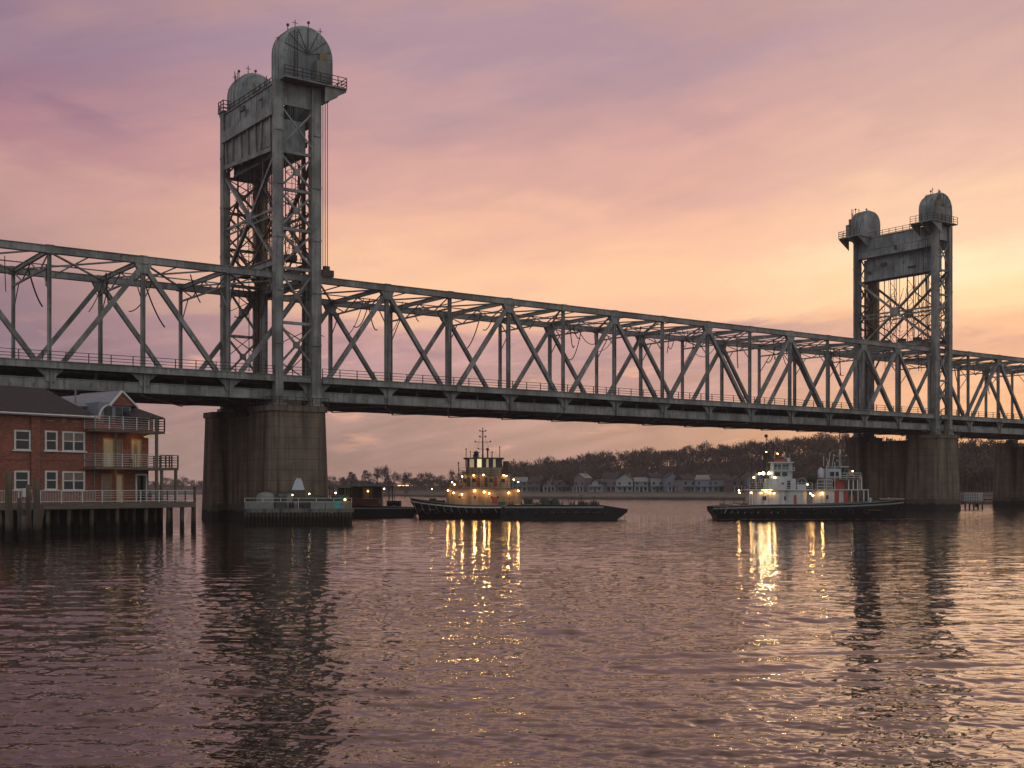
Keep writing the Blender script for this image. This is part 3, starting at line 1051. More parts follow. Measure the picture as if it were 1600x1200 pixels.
    # laced guide frames: thin lattice at mid depth and along both side faces
    for yq in (YN + 0.9, YF - 0.9, (YN + YF) / 2 - 2.2, (YN + YF) / 2 + 2.2):
        m = MB()
        xa_, xb_ = xr * 0.28, xr * 0.72
        for xx in (xa_, xb_):
            m.bar((xx, yq, 36.5), (xx, yq, 51), 0.12, 0.12)
        z = 36.5
        k = 0
        while z < 50:
            m.bar((xa_ if k % 2 else xb_, yq, z), (xb_ if k % 2 else xa_, yq, z + 1.5), 0.07, 0.09)
            m.bar((xa_, yq, z), (xb_, yq, z), 0.06, 0.06)
            z += 1.5
            k += 1
        m.build("laced_frame", M['rust'], root)
    for yq, yo in ((YN + 0.75, 0.0), (YF - 0.75, 0.0)):
        for zz in (19.5, 24.5, 31.0, 38.0, 43.0, 48.5):
            m = MB()
            m.bar((xr * 0.05, yq, zz), (xr * 0.95, yq, zz + rr.uniform(1.5, 3.5)), 0.12, 0.12)
            m.bar((xr * 0.95, yq, zz), (xr * 0.05, yq, zz + rr.uniform(2.5, 4.5)), 0.1, 0.1)
            m.build("light_bracing", M['rust'], root)
    # machinery on the portal beam
    for k in range(5):
        y = YN + 2 + k * 4.0
        MB().box(xr / 2 - 0.8, xr / 2 + 0.8, y - 0.6, y + 0.7, 36.45, 37.2 + rr.uniform(0, 0.5)).box(xr / 2 - 2.9, xr / 2 + 2.9, y - 0.1, y + 0.1, 36.2, 36.44).build("machinery_box", M['rust'], root)
    # zigzag service stair up the near side
    m = MB()
    z = 36.4
    k = 0
    while z < 50:
        a = (xr * 0.2, xr * 0.8)[k % 2]
        b = (xr * 0.8, xr * 0.2)[k % 2]
        m.bar((a, YF - 1.3, z), (b, YF - 1.3, z + 3.4), 0.5, 0.12)
        m.bar((a, YF - 0.95, z + 1), (b, YF - 0.95, z + 4.4), 0.06, 0.06)
        z += 3.4
        k += 1
    m.build("service_stair", M['darkrail'], root)


T1S, T2S = -12.1, 132.8
t1 = thing("lift_tower", "nearer lift tower of weathered grey steel, tallest thing in view", "lift tower", B(T1S), BA)
tower(t1, 1, 3)
t2 = thing("lift_tower", "farther lift tower of weathered grey steel at the right, against the brightest sky", "lift tower", B(T2S), BA)
tower(t2, -1, 9)


# ------------------------------------------------------------------ piers
def pier(root, x0, x1, tower_pier=True):
    xm = (x0 + x1) / 2

    def shaft(ya, yb):
        m = MB()
        vs = []
        for z, g in ((-1.5, 0.45), (15.2, 0.0), (15.2, 0.22), (16.0, 0.22)):
            c = 0.7
            X0, X1, Y0, Y1 = x0 - g, x1 + g, ya - g, yb + g
            vs += [(X0 + c, Y0, z), (X1 - c, Y0, z), (X1, Y0 + c, z), (X1, Y1 - c, z), (X1 - c, Y1, z), (X0 + c, Y1, z), (X0, Y1 - c, z), (X0, Y0 + c, z)]
        fs = []
        for k in range(3):
            for i in range(8):
                j = (i + 1) % 8
                fs.append((k * 8 + i, k * 8 + j, (k + 1) * 8 + j, (k + 1) * 8 + i))
        fs.append(tuple(range(24, 32)))
        return m.add(vs, fs)
    shaft(-3.4, 4.4).build("pier_shaft", M['concrete'], root)
    shaft(W - 1.6, W + 3.0).build("pier_shaft", M['concrete'], root)
    MB().box(x0 + 1.6, x1 - 1.6, 4.3, W - 1.5, -1.5, 15.0).build("web_wall", M['concrete'], root)
    if tower_pier:
        rail_mb([(x1 + 0.1, -3.5, 16.0), (x0 - 0.1, -3.5, 16.0), (x0 - 0.1, 4.0, 16.0)], 1.1, 1.2).build("pier_railing", M['darkrail'], root)
    for y in (0.0, W):
        MB().box(xm - 1.6, xm + 1.6, y - 0.7, y + 0.7, 16.0, 16.85).build("bearing", M['steel_dark'], root)


tp1 = thing("concrete_pier", "stained concrete pier standing in the river under the nearer lift tower", "bridge pier", B(T1S), BA)
pier(tp1, -7.65, 0.75)
tp2 = thing("concrete_pier", "stained concrete pier under the farther lift tower, behind the tugboats", "bridge pier", B(T2S), BA)
pier(tp2, -2.8, 5.2)
tp3 = thing("concrete_pier", "dark concrete pier cut by the right edge of the photo", "bridge pier", B(192.5), BA)
pier(tp3, -3.5, 3.5, False)
tp4 = thing("concrete_pier", "concrete pier at the left, hidden behind the brick building", "bridge pier", B(-71.5), BA)
pier(tp4, -3.5, 3.5, False)


# ------------------------------------------------------------------ fender dock at the nearer pier
def X_(px, Y):
    return (px - 800.0) / F * Y


def Z_(py, Y):
    return H + (HZ - py) / F * Y


DYd = 153.5
fd = thing("fender_dock", "low concrete dock with turquoise and yellow end panels at the nearer pier's foot", "dock", (X_(466, DYd), DYd, 0), R(6))
hw = 7.0
m = MB().rbox(-hw, hw, 0, 4.2, 1.6, 2.1, 0.6)
m.build("dock_slab", M['dock_conc'], fd)
m = MB()
for k in range(30):
    x = -hw + 0.3 + (2 * hw - 0.6) * k / 29
    m.box(x - 0.16, x + 0.16, 0.06 + 0.05 * (k % 3), 0.35 + 0.05 * (k % 3), -1.2, 1.58)
m.build("timber_fender", M['timber'], fd)
MB().box(-hw + 0.5, hw - 0.5, 0.5, 3.9, -1.2, 1.5).build("dock_core", M['black'], fd)
for a, b, mt in ((-6.8, -3.1, 'grey'), (-2.9, -1.6, 'steel_dark'), (1.6, 3.4, 'grey'), (3.5, 4.6, 'grey'), (4.62, 5.3, 'teal'), (5.32, 6.0, 'grey'), (6.02, 6.8, 'ochre')):
    MB().box(a, b, 0.12, 0.24, 2.1, 2.95).build("side_panel", M[mt], fd)
rail_mb([(-hw + 0.2, 0.4, 2.1), (hw - 0.2, 0.4, 2.1)], 1.35, 2.2, rails=(1.0, 0.65)).build("dock_railing", M['whiterail'], fd)
tk = thing("storage_tank", "round grey tank at the left end of the fender dock", "tank", (X_(415, 155.3), 155.3, 2.1))
MB().lathe((0, 0, 0), [(1.15, 0), (1.2, 0.3), (1.2, 1.5), (1.0, 1.9), (0.5, 2.1), (0.1, 2.15)], 18).build("tank_shell", M['grey'], tk)
MB().tube((0.4, 0, 2.0), (0.4, 0, 2.6), 0.1).build("vent_pipe", M['rust'], tk)
tk2 = thing("storage_tank", "squat dark tank second from the left on the fender dock", "tank", (X_(432, 156.0), 156.0, 2.1))
MB().lathe((0, 0, 0), [(0.95, 0), (1.0, 0.3), (1.0, 1.2), (0.8, 1.55), (0.1, 1.8)], 18).build("tank_shell", M['olive'], tk2)
gh = thing("control_hut", "small grey hut with a lit lamp beside it on the fender dock", "hut", (X_(447, 156.3), 156.3, 2.1))
MB().box(-0.9, 0.9, -0.7, 0.7, 0, 2.0).build("wall", M['grey'], gh)
MB().box(-1.0, 1.0, -0.85, 0.85, 2.0, 2.12).build("roof", M['steel_dark'], gh)
MB().box(-0.4, 0.2, -0.74, -0.7, 0.05, 1.7).build("door", M['steel_dark'], gh)
MB().sphere((1.0, -0.85, 1.75), 0.11, 8, 6).build("lamp_bulb", M['lamp_dim'], gh)
bc = thing("beacon_housing", "pale blue-grey tapered housing on a dark shed against the nearer pier", "beacon", (X_(466, 157.3), 157.3, 2.1))
MB().box(-1.1, 1.1, -0.9, 0.9, 0, 2.4).build("shed", M['steel_dark'], bc)
m = MB()
m.add([(-0.75, -0.6, 2.4), (0.75, -0.6, 2.4), (0.75, 0.6, 2.4), (-0.75, 0.6, 2.4), (-0.35, -0.3, 3.7), (0.45, -0.3, 3.7), (0.45, 0.3, 3.7), (-0.35, 0.3, 3.7)],
      [(0, 3, 2, 1), (4, 5, 6, 7), (0, 1, 5, 4), (1, 2, 6, 5), (2, 3, 7, 6), (3, 0, 4, 7)])
m.build("housing", M['bluewhite'], bc)
MB().box(-0.25, 0.35, -0.2, 0.2, 3.7, 3.95).build("cap", M['bluewhite'], bc)
cv = thing("covered_boat", "low dark boat shape under an olive cover lying on the fender dock", "covered boat", (X_(495, 156.3), 156.3, 2.1))
m = MB()
vs, fs = [], []
for i in range(9):
    f = i / 8
    x = -2.4 + 4.8 * f
    hh = 1.75 * math.sin(math.pi * min(1, 0.12 + 0.8 * f)) ** 0.6
    for j in range(7):
        a = math.pi * j / 6
        vs.append((x, -0.95 * math.cos(a), max(0.0, hh * math.sin(a))))
for i in range(8):
    for j in range(6):
        fs.append((i * 7 + j, (i + 1) * 7 + j, (i + 1) * 7 + j + 1, i * 7 + j + 1))
m.add(vs, fs, True)
m.build("cover", M['olive'], cv)
MB().box(-2.3, 2.3, -0.5, 0.5, 0, 0.25).build("cradle", M['timber'], cv)
MB().sphere((-0.9, -0.5, 1.9), 0.09, 8, 6).build("lamp_bulb", M['lamp_white'], cv)
gz_ = thing("shelter", "dark open shelter with round roof at the right end of the fender dock", "shelter", (X_(530, 156.8), 156.8, 2.1))
m = MB()
for k in range(8):
    a = 2 * math.pi * k / 8
    m.bar((1.25 * math.cos(a), 1.25 * math.sin(a), 0), (1.25 * math.cos(a), 1.25 * math.sin(a), 2.7), 0.14)
m.build("frame", M['steel_dark'], gz_)
MB().lathe((0, 0, 0), [(1.55, 2.7), (1.5, 2.85), (0.8, 3.05), (0.05, 3.1)], 16).build("roof", M['steel_dark'], gz_)
MB().lathe((0, 0, 0), [(1.1, 0.0), (1.1, 1.7)], 12).build("inner_drum", M['green'], gz_)
lb = thing("dock_lamp", "small orange lit lamp at the right end of the fender dock", "lamp", (X_(539, 154.6), 154.6, 2.1))
MB().tube((0, 0, 0), (0, 0, 1.0), 0.05).build("post", M['rust'], lb)
MB().sphere((0, 0, 1.15), 0.16, 8, 6).build("lamp_bulb", M['lamp_dim'], lb)
for k, px in enumerate((455, 462, 470, 507)):
    bo = MB().lathe((0, 0, 0), [(0.29, 0), (0.3, 0.05), (0.28, 0.42), (0.3, 0.45), (0.28, 0.82), (0.2, 0.88)], 12).build("oil_drum", M['grey' if k % 2 else 'rust'], None, (X_(px, 154.7), 154.7, 2.1))
    tag(bo, ["rusty drum left of the others on the fender dock", "grey drum in the middle of the fender dock", "rusty drum right of the grey one on the fender dock", "grey drum standing alone before the covered boat"][k], "drum", "drums on the fender dock")

# ------------------------------------------------------------------ brick building on the waterfront deck
E1 = Vector((0.639, 0.769))
EN = Vector((-0.769, 0.639))
A0 = Vector((-49.4, 115.0))
BRZ = math.atan2(E1.y, E1.x)


def lx(px, c=0.0):
    """distance along the facade line lying c metres behind the deck edge, where photo column px meets it"""
    k = (px - 800.0) / F
    o = A0 + EN * c
    return (k * o.y - o.x) / (E1.x - k * E1.y)


def lz(px, py, c=0.0):
    t_ = lx(px, c)
    Y = (A0 + EN * c + E1 * t_).y
    return H + (HZ - py) / F * Y


DECK = 3.25
xe = lx(304, 0)
deck = thing("waterfront_deck", "timber waterfront deck on pilings carrying the brick building", "deck", (A0.x, A0.y, 0), BRZ)
m = MB().box(-14, xe, 0, 22, DECK - 0.12, DECK)
m.build("deck_boards", M['boards'], deck)
MB().box(-14, xe + 0.05, -0.15, 0.1, DECK - 0.62, DECK - 0.02).box(xe - 0.1, xe + 0.15, 0.1, 21, DECK - 0.62, DECK - 0.02).build("edge_beam", M['boards'], deck)
m = MB()
for k in range(12):
    m.box(-13.5, xe - 0.3, 1.2 + k * 1.7, 1.45 + k * 1.7, DECK - 0.5, DECK - 0.125)
m.build("joists", M['timber'], deck)
pil = [lx(p_, 0.3) for p_ in (-30, 0, 35, 75, 107, 143, 183, 228, 262, 284, 301)]
for x in pil:
    for j, y in enumerate((0.3, 2.4, 4.3)):
        if j > 0 and x < -8:
            continue
        rr = random.Random(int(x * 31 + j))
        xj = x + rr.uniform(-0.25, 0.25) * (j > 0)
        MB().tube((xj, y, -1.5), (xj + rr.uniform(-.08, .08), y, DECK - 0.5), 0.24, 9, 0.21).build("piling", M['timber'], deck)
MB().box(-14, xe - 1.2, 4.6, 20, -1.2, DECK - 0.55).build("under_deck_shade", M['black'], deck)  # black filler box stands in for the shade under the deck
# white railing with pickets
m = MB()
rl = [(-14, 0.02, DECK), (xe, 0.02, DECK), (xe, 20, DECK)]
m = rail_mb(rl[:2], 1.25, 2.3, rails=(1.0, 0.12), r=0.035, pr=0.05)
n = int((xe + 14) / 0.17)
for k in range(n):
    x = -14 + k * 0.17
    if x < lx(150):
        m.bar((x, 0.02, DECK + 0.15), (x, 0.02, DECK + 1.22), 0.028)
for f in (0.4, 0.6, 0.8):
    m.bar((lx(150), 0.02, DECK + 1.25 * f), (xe, 0.02, DECK + 1.25 * f), 0.035)
m.build("railing", M['whiterail'], deck)
rail_mb([rl[1], (xe, 12, DECK)], 1.25, 1.6, rails=(1, 0.8, 0.6, 0.4, 0.12), r=0.03, pr=0.06).build("railing", M['darkrail'], deck)
MB().box(xe - 0.1, xe + 0.12, -0.1, 0.12, -1, DECK + 1.7).build("corner_post", M['timber'], deck)

WC = 3.0                                   # wall line
xw = lx(232, WC)                           # right end of the building
EAVE = 12.35
bld = thing("brick_building", "red brick waterfront building with white windows and balconies at the left edge", "building", (A0.x, A0.y, DECK), BRZ)
D0 = DECK
xl = -13.0
m = MB()
m.box(xl, xw, WC, WC + 11, 0, EAVE - D0)
m.build("brick_wall", M['brick'], bld)
xp = lx(54, WC)
m = MB().box(xp - 0.45, xp + 0.45, WC - 0.22, WC, 0, EAVE - D0 - 0.2).box(xl, lx(150, WC), WC - 0.06, WC, 4.35, 4.55)
m.build("brick_pilaster", M['brick'], bld)
# main hipped roof
xr_ = lx(152, WC - 0.6)
zt0, zr0 = EAVE - D0, 15.3 - D0
y0, y1 = WC - 0.6, WC + 11.6
ym = (y0 + y1) / 2
v = [(xl - 1, y0, zt0), (xr_, y0, zt0), (xr_, y1, zt0), (xl - 1, y1, zt0), (xl - 1, ym - 1.5, zr0), (lx(84, WC + 2), ym - 1.5, zr0),
     (lx(84, WC + 2), ym + 1.5, zr0), (xl - 1, ym + 1.5, zr0)]
v2 = [(a, b_, c - 0.25) for a, b_, c in v[:4]]
m = MB().add(v + v2, [(0, 1, 5, 4), (1, 2, 6, 5), (2, 3, 7, 6), (4, 5, 6, 7), (0, 4, 7, 3), (8, 11, 10, 9), (0, 8, 9, 1), (1, 9, 10, 2), (2, 10, 11, 3), (3, 11, 8, 0)])
roof = m.build("roof", M['shingle'], bld)
MB().box(xl - 1, xr_ + 0.03, y0 - 0.05, y0 + 0.0, zt0 - 0.26, zt0 - 0.02).build("fascia", M['white'], roof)


def window(px0, px1, py0, py1, sashes, top='blind', wall=WC, trim=True, par=bld):
    x0, x1 = lx(px0, wall), lx(px1, wall)
    z1 = lz((px0 + px1) / 2, py0, wall) - D0
    z0 = lz((px0 + px1) / 2, py1, wall) - D0
    fr = MB()
    yy = wall
    w = 0.09
    fr.box(x0 - w, x0 + w, yy - 0.1, yy, z0, z1).box(x1 - w, x1 + w, yy - 0.1, yy, z0, z1)
    fr.box(x0 + w, x1 - w, yy - 0.1, yy, z1 - 0.16, z1).box(x0 + w, x1 - w, yy - 0.1, yy, z0, z0 + 0.1)
    zm = (z0 + z1) / 2
    fr.box(x0 + w, x1 - w, yy - 0.08, yy, zm - 0.05, zm + 0.05)
    for k in range(1, sashes):
        xx = x0 + (x1 - x0) * k / sashes
        fr.box(xx - 0.08, xx + 0.08, yy - 0.09, yy, z0 + 0.1, z1 - 0.16)
    o = fr.build("window", M['white'], par)
    MB().box(x0 + w, x1 - w, yy - 0.035, yy - 0.01, z0 + 0.1, zm - 0.05).build("pane", M['glass'], o)
    MB().box(x0 + w, x1 - w, yy - 0.036, yy - 0.01, zm + 0.05, z1 - 0.16).build("pane", M[top], o)
    MB().box(x0 - 0.28, x1 + 0.28, yy - 0.2, yy, z0 - 0.13, z0).build("sill", M['white'], o)
    return o


window(-60, -30, 670, 704, 2, 'glass')
window(23, 46, 672, 703, 1, 'glass')
window(71, 88, 673, 704, 1, 'glass')
window(98, 131, 674.5, 705, 2, 'blind')
window(-60, -30, 735, 766, 2, 'glass')
window(23, 44, 735.5, 765, 1, 'glass')
window(71, 88, 735.5, 765, 1, 'glass')
window(98, 131, 736.5, 766, 2, 'blind')
MB().tube((xl, WC - 0.72, zt0 - 0.12), (xr_ - 0.1, WC - 0.72, zt0 - 0.12), 0.09, 8).build("gutter", M['white'], bld)
for px in (61, 147):
    MB().tube((lx(px, WC), WC - 0.1, 0), (lx(px, WC), WC - 0.1, zt0 - 0.2), 0.05, 6).build("downpipe", M['grey'], bld)
for px in (78, 118):
    MB().box(lx(px, WC) - 0.5, lx(px, WC) + 0.5, WC - 0.04, WC, zt0 - 0.75, zt0 - 0.6).build("brick_corbel", M['tan'], bld)
MB().tube((lx(118, WC + 4), WC + 4, zr0 - 1.6), (lx(118, WC + 4), WC + 4, zr0 + 0.1), 0.09, 8).build("roof_vent", M['grey'], roof)
# utility box, wall lights
MB().box(lx(33, WC), lx(41, WC), WC - 0.3, WC, 0.6, 1.5).build("utility_box", M['white'], bld)
MB().box(lx(96, WC), lx(103, WC), WC - 0.06, WC, lz(100, 660, WC) - D0, lz(100, 654, WC) - D0).build("wall_plaque", M['tan'], bld)


def door(px0, px1, py0, py1, pane='litdoor', frame='tan', name="door"):
    x0, x1 = lx(px0, WC), lx(px1, WC)
    z1, z0 = lz(px0, py0, WC) - D0, lz(px0, py1, WC) - D0
    o = MB().box(x0 - 0.12, x0 + 0.06, WC - 0.09, WC, z0, z1 + 0.12).box(x1 - 0.06, x1 + 0.12, WC - 0.09, WC, z0, z1 + 0.12).box(x0 + 0.06, x1 - 0.06, WC - 0.09, WC, z1 - 0.06, z1 + 0.12).build(name, M[frame], bld)
    MB().box(x0 + 0.06, x1 - 0.06, WC - 0.04, WC - 0.01, z0, z1 - 0.06).build("pane", M[pane], o)


F2 = 730
door(161, 177, 686, F2, 'litdoor')
door(183, 190, 688, F2, 'blind', 'tan')
door(205, 210, 688, F2, 'litdoor')
door(213, 220, 687, F2, 'litdoor')
door(159, 172, 742, 782, 'blind', 'tan', "window")
door(181, 191, 742, 786, 'litdoor')
door(213, 228, 742, 784, 'glass', 'white', "window")

# balconies on posts
def balcony(px0, px1, zs, top, wrap, front=0.9, light=True):
    x0, x1 = lx(px0, front), lx(px1, front)
    o = MB().box(x0, x1, front, WC - 0.0, zs - 0.28, zs).box(xw + 0.002, x1, WC, WC + wrap, zs - 0.28, zs).build("balcony", M['boards'], bld)
    rail_mb([(x0, WC, zs), (x0, front + 0.05, zs), (x0 + (x1 - x0) * 0.78, front + 0.05, zs)], top, 1.5, rails=(1, 0.82, 0.64, 0.46, 0.28, 0.12), r=0.02, pr=0.045).build("railing", M['whiterail'], o)
    rail_mb([(x0 + (x1 - x0) * 0.78, front + 0.05, zs), (x1 - 0.05, front + 0.05, zs), (x1 - 0.05, WC + wrap, zs)], top, 1.2, rails=(1, 0.8, 0.6, 0.4, 0.15), r=0.03, pr=0.06).build("railing", M['darkrail'], o)
    return x0, x1


zb2 = 7.0 - D0
zb3 = 10.95 - D0
bx0, bx1 = balcony(149, 279, zb2, 1.35, 6)
cx0, cx1 = balcony(149, 258, zb3, 1.35, 5)
for px, zt_ in ((181, zb3), (245, EAVE - D0 + 0.3), (253, zb2 - 0.28), (275, zb2 - 0.28)):
    x = lx(px, 1.0)
    MB().bar((x, 1.05, 0), (x, 1.05, zt_ - 0.28 if zt_ == zb3 else zt_), 0.26 if px > 200 else 0.12).build("balcony_post", M['boards'], bld)
# dormer with pediment over the top balcony, and low hipped roof at the right
dx0, dx1 = lx(154, WC), lx(205, WC)
zd = EAVE - D0
MB().box(dx0, dx1, WC + 0.02, WC + 5, zd + 0.01, zd + 1.55).build("dormer_wall", M['slate'], bld)
gx0, gx1 = lx(172, WC), lx(209, WC)
gm, gz0, gz1 = lx(188, WC), zd + 1.3, zd + 2.75
m = MB().prism([(gx0, gz0), (gx1, gz0), (gm, gz1)], 'y', WC - 0.25, WC + 0.0)
gable = m.build("pediment", M['brick'], bld)
m = MB()
m.bar((gx0 - 0.25, WC - 0.35, gz0 - 0.1), (gm, WC - 0.35, gz1 + 0.08), 0.2, 0.18)
m.bar((gx1 + 0.25, WC - 0.35, gz0 - 0.1), (gm, WC - 0.35, gz1 + 0.08), 0.2, 0.18)
m.build("barge_board", M['white'], gable)
m = MB().add([(gx0 - 0.3, WC - 0.45, gz0 - 0.1), (gm, WC - 0.45, gz1 + 0.15), (gx1 + 0.3, WC - 0.45, gz0 - 0.1),
              (gx0 - 2.8, WC + 5, gz0 - 0.1), (gm - 0.5, WC + 7, gz1 + 0.15), (gx1 + 0.3, WC + 7, gz0 - 0.1)],
             [(0, 1, 4, 3), (1, 2, 5, 4)])
v = m.v
m.add([(a, b_, c - 0.12) for a, b_, c in v[:6]], [(3, 4, 1, 0), (4, 5, 2, 1)])
m.build("gable_roof", M['slate'], bld)
MB().add([(lx(100, WC + 5), WC + 4, zd + 1.0), (gx0, WC + 4, gz0), (gm, WC + 7, gz1 + 0.1), (lx(100, WC + 5), WC + 8, zd + 2.3)], [(0, 1, 2, 3)]).add(
    [(lx(100, WC + 5), WC + 8, zd + 2.3), (gm, WC + 7, gz1 + 0.1), (gm, WC + 11, zd + 0.8), (lx(100, WC + 5), WC + 12, zd + 0.8)], [(0, 1, 2, 3)]).build("valley_roof", M['slate'], bld)
for px0, px1 in ((163, 175), (181, 190), (192, 201)):
    MB().box(lx(px0, WC), lx(px1, WC), WC - 0.05, WC + 0.03, zd - 0.7, zd + 1.1).build("window", M['glass'], bld)
# white arched trim beside the dormer window
m = MB()
ax0, ax1 = lx(151, WC), lx(176, WC)
pts = []
for k in range(9):
    a = math.pi - math.pi / 2 * k / 8
    pts.append(((ax0 + ax1) / 2 + 0.5 + (ax1 - ax0) / 2 * math.cos(a) * 1.3, WC - 0.12, zd - 0.3 + 1.6 * math.sin(a)))
for a, b_ in zip(pts[:-1], pts[1:]):
    m.bar(a, b_, 0.16, 0.16)
m.build("arched_trim", M['white'], bld)
hx0, hx1 = lx(205, 1.5), lx(258, 1.5)
m = MB().add([(hx0, 1.3, zd + 0.05), (hx1, 1.3, zd + 0.05), (hx1, 9, zd + 0.05), (hx0, 9, zd + 0.05), (hx0 + 0.6, 4.5, zd + 1.35), (hx0 + 2.2, 4.5, zd + 1.35)],
             [(0, 1, 5, 4), (1, 2, 5), (2, 3, 4, 5), (3, 0, 4), (0, 3, 2, 1)])
m.build("porch_roof", M['shingle'], bld)
# ceiling lamp and warm room light behind the upper balcony
MB().lathe((lx(233, 2), 2.0, zb3 - 0.75), [(0.1, 0.35), (0.55, 0.2), (0.6, 0.1), (0.05, 0.0)], 12).build("ceiling_lamp", M['litdim'], bld)
for px, c_, z_, e_ in ((172, 2.4, 9.9, 4), (215, 2.3, 9.9, 9), (187, 2.3, 6.2, 3)):
    ld = bpy.data.lights.new("porch_light", 'POINT')
    ld.energy, ld.color, ld.shadow_soft_size = e_, (1.0, 0.55, 0.22), 0.15
    lo_ = bpy.data.objects.new("porch_light", ld)
    col.objects.link(lo_)
    lo_.parent = bld
    lo_.location = (lx(px, c_), c_, z_ - D0)
# chairs and tables on the deck and balconies
for k, (px, c_, zz, lab) in enumerate(((206, 1.7, zb2 + D0, "dark cafe chair on the middle balcony, left of the pair"), (222, 1.7, zb2 + D0, "dark cafe chair on the middle balcony, right of the pair"),
                                       (236, 1.6, DECK, "dark cafe chair on the lower deck under the balcony corner"))):
    x = lx(px, c_)
    w_ = A0 + E1 * x + EN * c_
    ch = thing("cafe_chair", lab, "chair", (w_.x, w_.y, zz), BRZ + k, "cafe chairs")
    MB().box(-0.22, 0.22, -0.22, 0.22, 0.43, 0.47).build("seat", M['darkrail'], ch)
    MB().box(-0.22, 0.22, 0.19, 0.22, 0.5, 0.9).build("backrest", M['darkrail'], ch)
    for a in (-0.2, 0.2):
        for b_ in (-0.2, 0.2):
            MB().bar((a, b_, 0), (a, b_, 0.43 if b_ < 0 else 0.88), 0.03).build("leg", M['darkrail'], ch)

# free-standing piles at the left
for k, (px, py0, py1, r_, lab) in enumerate(((13, 738, 832, 0.33, "weathered wooden mooring pile, leftmost of the group before the brick building"),
                                             (30, 778, 838, 0.26, "short crooked mooring pile, second from the left in the group"),
                                             (44, 757, 834, 0.27, "mooring pile just left of the tallest one"),
                                             (57, 748, 841, 0.33, "tallest and thickest mooring pile before the brick building"),
                                             (66, 788, 832, 0.24, "short leaning mooring pile, rightmost of the group"),
                                             (37, 806, 838, 0.22, "lowest mooring pile stub between its neighbours"))):
    Y = 107.0 + 0.9 * ((k * 2) % 5)
    zt_ = Z_(py0, Y)
    rr = random.Random(k)
    m = MB()
    pts = []
    n = 12
    lean = {1: 0.25, 4: -0.5}.get(k, 0.06)
    for i in range(7):
        f = i / 6
        pts.append((lean * (1 - f) + rr.uniform(-0.03, 0.03), rr.uniform(-0.03, 0.03), -1.5 + (zt_ + 1.5) * f, r_ * (1.12 - 0.25 * f) * rr.uniform(0.95, 1.05)))
    vs, fs = [], []
    for (a, b_, c, r2) in pts:
        for j in range(n):
            an = 2 * math.pi * j / n
            vs.append((a + r2 * math.cos(an) * rr.uniform(0.92, 1.06), b_ + r2 * math.sin(an) * rr.uniform(0.92, 1.06), c))
    for i in range(6):
        for j in range(n):
            fs.append((i * n + j, i * n + (j + 1) % n, (i + 1) * n + (j + 1) % n, (i + 1) * n + j))
    fs.append(tuple(range(6 * n, 7 * n)))
    o = m.add(vs, fs, True).build("mooring_pile", M['timber'], None, (X_(px, Y), Y, 0))
    tag(o, lab, "pile", "mooring piles at the left")

# ------------------------------------------------------------------ boats
def hull(root, L, Bm, z_mid, z_bow, z_stern, bow=1, flare=0.5, mat='black', rub='grey', bulwark=0.7, round_stern=0.5):
    """closed hull; x from -L/2 (stern) to L/2 (bow), mirrored if bow=-1"""
    n = 28
    secs = []
    for i in range(n + 1):
        f = i / n
        if f < 0.15:
            hb = (1 - (1 - f / 0.15) ** 2 * round_stern) ** 0.5 if f > 0 else (1 - round_stern) ** 0.5
        elif f > 0.6:
            g = (f - 0.6) / 0.4
            hb = max(0.03, (1 - g ** 2.2)) ** 0.62
        else:
            hb = 1.0
        sh = z_mid + (z_bow - z_mid) * max(0, (f - 0.45) / 0.55) ** 2 + (z_stern - z_mid) * max(0, (0.4 - f) / 0.4) ** 2
        secs.append((f, hb * Bm / 2, sh))
    vs, fs = [], []
    prof = [(-1.2, 0.62), (0.0, 0.86), (0.35, 0.92), (0.7, 0.99), (1.0, 1.0)]
    for f, hb, sh in secs:
        x = (-L / 2 + L * f)
        ring = []
        for (a, w_) in prof:
            z = -1.2 if a < 0 else sh * a
            fl_ = 1 - (1 - w_) * (1 + flare * max(0, f - 0.5) * 4)
            rake = (1 - max(a, 0)) * (-1.6 if f > 0.85 else 0) * max(0, (f - 0.85) / 0.15) + (1 - max(a, 0)) * 0.8 * max(0, (0.1 - f) / 0.1)
            ring.append((x + rake, hb * max(0.05, fl_), z))
        inner = [(x, hb * 0.96, sh), (x, hb * 0.94, sh - bulwark)]
        full = [(a * bow, -b_, c) for a, b_, c in reversed(inner)] + [(a * bow, -b_, c) for a, b_, c in reversed(ring)] + \
               [(a * bow, b_, c) for a, b_, c in ring] + [(a * bow, b_, c) for a, b_, c in inner]
        vs += full
    k = len(full)
    for i in range(n):
        for j in range(k - 1):
            q = (i * k + j, (i + 1) * k + j, (i + 1) * k + j + 1, i * k + j + 1)
            fs.append(q if bow > 0 else tuple(reversed(q)))
        q = (i * k + k - 1, (i + 1) * k + k - 1, (i + 1) * k, i * k)
        fs.append(q)
    fs.append(tuple(range(k)))
    fs.append(tuple(reversed(range(n * k, (n + 1) * k))))
    h = MB().add(vs, fs, False).build("hull", M[mat], root)
    # rubbing strake on each side
    for sg in (-1, 1):
        pts = [((-L / 2 + L * f) * bow, sg * (hb * 1.0 + 0.03), sh * 0.86) for f, hb, sh in secs]
        m = MB()
        for a, b_ in zip(pts[:-1], pts[1:]):
            m.bar(a, b_, 0.12, 0.2)
        m.build("rubbing_strake", M[rub], h)
        pts = [((-L / 2 + L * f) * bow, sg * hb * 0.985, sh + 0.04) for f, hb, sh in secs]
        m = MB()
        for a, b_ in zip(pts[:-1], pts[1:]):
            m.bar(a, b_, 0.2, 0.09)
        m.build("cap_rail", M['grey'], h)
    return secs


